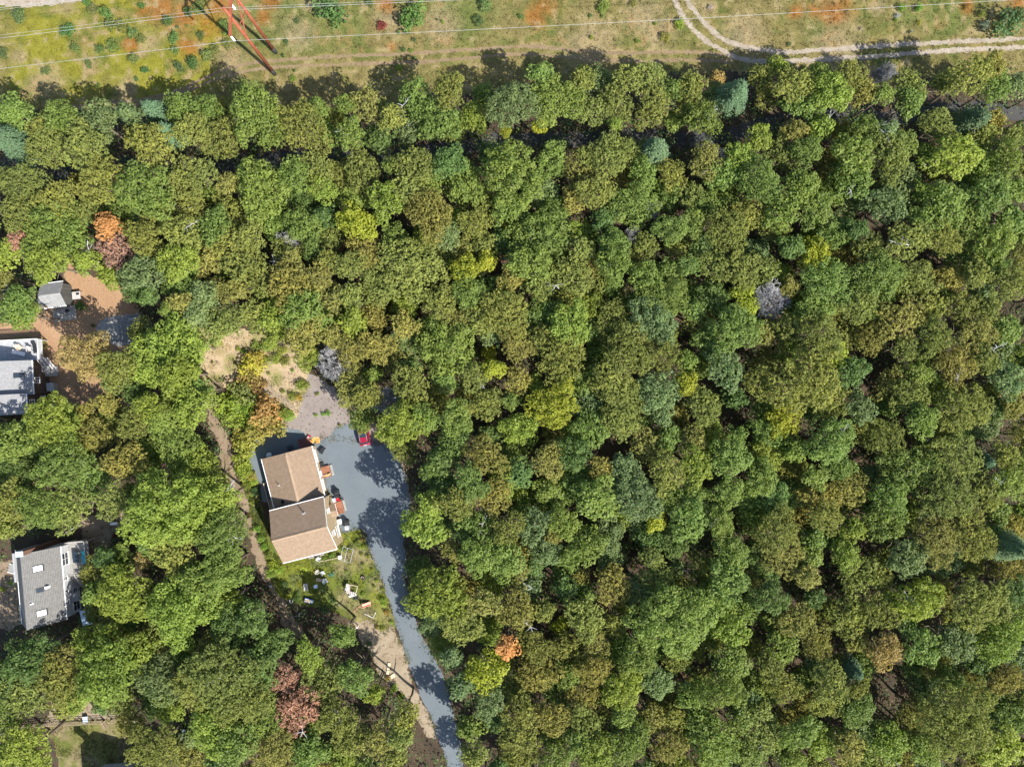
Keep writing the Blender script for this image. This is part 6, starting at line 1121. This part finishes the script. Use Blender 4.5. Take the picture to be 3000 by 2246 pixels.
for i, (px, py, r, word, c) in enumerate(shr):
    rm = r / 18.4; x, y = W(px, py, rm * .8); sz = 'tiny' if rm < .7 else 'small' if rm < 1.2 else 'broad' if rm < 2.2 else 'huge'
    t = thing('shrub', f'{sz} {word}, {describe(i, its)}', 'shrub', (x, y, .002), HUE.uniform(0, 6.28), 'shrubs in the open ground')
    if z is Z12: pass
    o = bpy.data.objects.new('foliage', BUSH[i % 5]); C.objects.link(o); o.parent = t; o.color = (*(v * HUE.uniform(.85, 1.15) for v in BCOL[c]), 1)
    o2 = bpy.data.objects.new('stems', STEM[i % 3]); C.objects.link(o2); o2.parent = t
    hgt = min(2.6, rm * HUE.uniform(.75, 1.0)); t.scale = (rm * 1.1, rm * 1.1, max(.35, hgt))
MARKS = _M

# ------------------------------------------------------------------ uncountable ground cover
def scatter(name, label, pts, z0, h, size, colors, per, spread, aspect=.6, up=.5, cat='undergrowth', mat='cover'):
    """one mesh of small leaf or blade quads; own colours per plant"""
    rng = np.random.default_rng(len(pts)); n = len(pts); k = per
    base = np.repeat(pts, k, 0); off = rng.normal(size=(n*k, 2)) * np.repeat(spread, k)[:, None]
    z = z0 + rng.uniform(.1, 1, n*k) * np.repeat(h, k); P = np.column_stack([base + off, z]); N = rng.normal(size=(n*k, 3)) * .5 + np.array([0, 0, up])
    V, F = quads(P, N, rng.uniform(.6, 1.25, n*k) * np.repeat(size, k), aspect, rng)
    V[:, 2] = np.maximum(V[:, 2], z0 + .01)
    col = np.repeat(colors, k, 0) * rng.uniform(.75, 1.25, (n*k, 1)); col = np.column_stack([col, np.ones(len(col))])
    me = np_mesh(name, V, F, MT[mat], {'Col': ('FLOAT_COLOR', 'FACE', col)}); o = bpy.data.objects.new(name, me); C.objects.link(o)
    return tag(o, label, cat, kind='stuff')
m, nt, n, l, b = new_mat('ground_cover_leaf'); a_ = n.new('ShaderNodeAttribute'); a_.attribute_name = 'Col'; l.new(a_.outputs['Color'], b.inputs['Base Color']); b.inputs['Roughness'].default_value = .7; b.inputs['Specular IOR Level'].default_value = .2
tr = n.new('ShaderNodeBsdfTranslucent'); l.new(a_.outputs['Color'], tr.inputs['Color']); ms = n.new('ShaderNodeMixShader'); ms.inputs[0].default_value = .3
l.new(b.outputs[0], ms.inputs[1]); l.new(tr.outputs[0], ms.inputs[2]); l.new(ms.outputs[0], n['Material Output'].inputs['Surface']); MT['cover'] = m
def grid_pts(n, bx, rng): return np.column_stack([rng.uniform(bx[0], bx[1], n), rng.uniform(bx[2], bx[3], n)])
# low growth under the trees
rg = np.random.default_rng(77)
pts = grid_pts(17000, (-92, 92, -70, 52), rg); keep = np.ones(len(pts), bool)
for h in OPEN[:-2]: keep &= sdist(pts[:, 0], pts[:, 1], h) < -.3
keep &= ldist(pts[:, 0], pts[:, 1], smooth_line(PATH_W)) > 1.0
keep &= vnoise(pts[:, 0], pts[:, 1], 4., 88) > .22
pts = pts[keep]; cc = np.array([(.10, .16, .045), (.12, .17, .05), (.08, .14, .045), (.15, .13, .06), (.13, .20, .045), (.09, .15, .06)])[rg.integers(0, 6, len(pts))]
scatter('undergrowth', 'low leafy undergrowth covering the forest floor between the trees', pts, .0, rg.uniform(.5, 3.6, len(pts)), rg.uniform(.13, .22, len(pts)), cc, 16, rg.uniform(.3, .75, len(pts)))
# rough grass and weeds of the meadow
pts = grid_pts(26000, (-90, 90, 43, 66), rg); keep = sdist(pts[:, 0], pts[:, 1], MEADOW) > .2
for L_ in (tan_a, tan_b, poly(Z8, wa), poly(Z8, wb)): keep &= ldist(pts[:, 0], pts[:, 1], smooth_line(L_)) > .35
keep &= ~((pts[:, 0] < -68) & (pts[:, 1] > 61)); pts = pts[keep]; mc = np.clip(meadow_col(pts[:, 0], pts[:, 1]) * 1.0 * G, 0, 1) * rg.uniform(.7, 1.35, (len(pts), 1))
tall = vnoise(pts[:, 0], pts[:, 1], 3., 90)
scatter('meadow_grass', 'rough dry grass and weeds of the power line meadow', pts, .004, .06 + .35 * tall * rg.uniform(.3, 1, len(pts)), rg.uniform(.06, .13, len(pts)), mc, 5, rg.uniform(.08, .2, len(pts)), .35, .35, 'grass')
# weeds and tufts of the yards
def yard(name, label, polys, n, colfun, hmax, cat='grass', gain=1.0):
    P = []
    for pl in polys:
        q = grid_pts(n, bounds(pl, 0), rg); q = q[sdist(q[:, 0], q[:, 1], pl) > .1]; P.append(q)
    P = np.concatenate(P); P = P[vnoise(P[:, 0], P[:, 1], 1.6, 91) > .38]; c = colfun(P[:, 0], P[:, 1]) * G * gain * rg.uniform(.7, 1.3, (len(P), 1))
    return scatter(name, label, P, .012, rg.uniform(.05, hmax, len(P)), rg.uniform(.05, .11, len(P)), c, 6, rg.uniform(.06, .16, len(P)), .4, .35, cat)
yard('lawn_grass', 'green lawn grass and weeds around the cream house', [LAWN, LAWN_W], 5000, lawn_col, .22)
yard('clearing_weeds', 'sparse weeds and dry grass of the sandy clearing', [CLEAR_N], 2600, clear_col, .3)
yard('lower_lawn_grass', 'short dry grass of the fenced lower left lawn', [LAWN_S], 2600, slawn_col, .1)
edge_pts = []
for pl in (DRIVE, GRAVEL, SANDPATCH, MULCH, SAND_S):
    P = np.array(pl + [pl[0]]); 
    for a, b_ in zip(P[:-1], P[1:]):
        k = int(np.linalg.norm(b_ - a) * 7); t_ = rg.uniform(0, 1, k)[:, None]; edge_pts.append(a + (b_ - a) * t_ + rg.normal(size=(k, 2)) * .28)
edge_pts = np.concatenate(edge_pts); edge_pts = edge_pts[vnoise(edge_pts[:, 0], edge_pts[:, 1], 2.2, 92) > .42]
cc = np.array([(.13, .15, .035), (.20, .16, .08), (.17, .18, .04), (.11, .08, .05)])[rg.integers(0, 4, len(edge_pts))]
scatter('verge_weeds', 'ragged weeds and leaf litter along driveway and yard edges', edge_pts, .02, rg.uniform(.04, .22, len(edge_pts)), rg.uniform(.05, .10, len(edge_pts)), cc, 7, rg.uniform(.08, .22, len(edge_pts)), .5, .5, 'weeds')
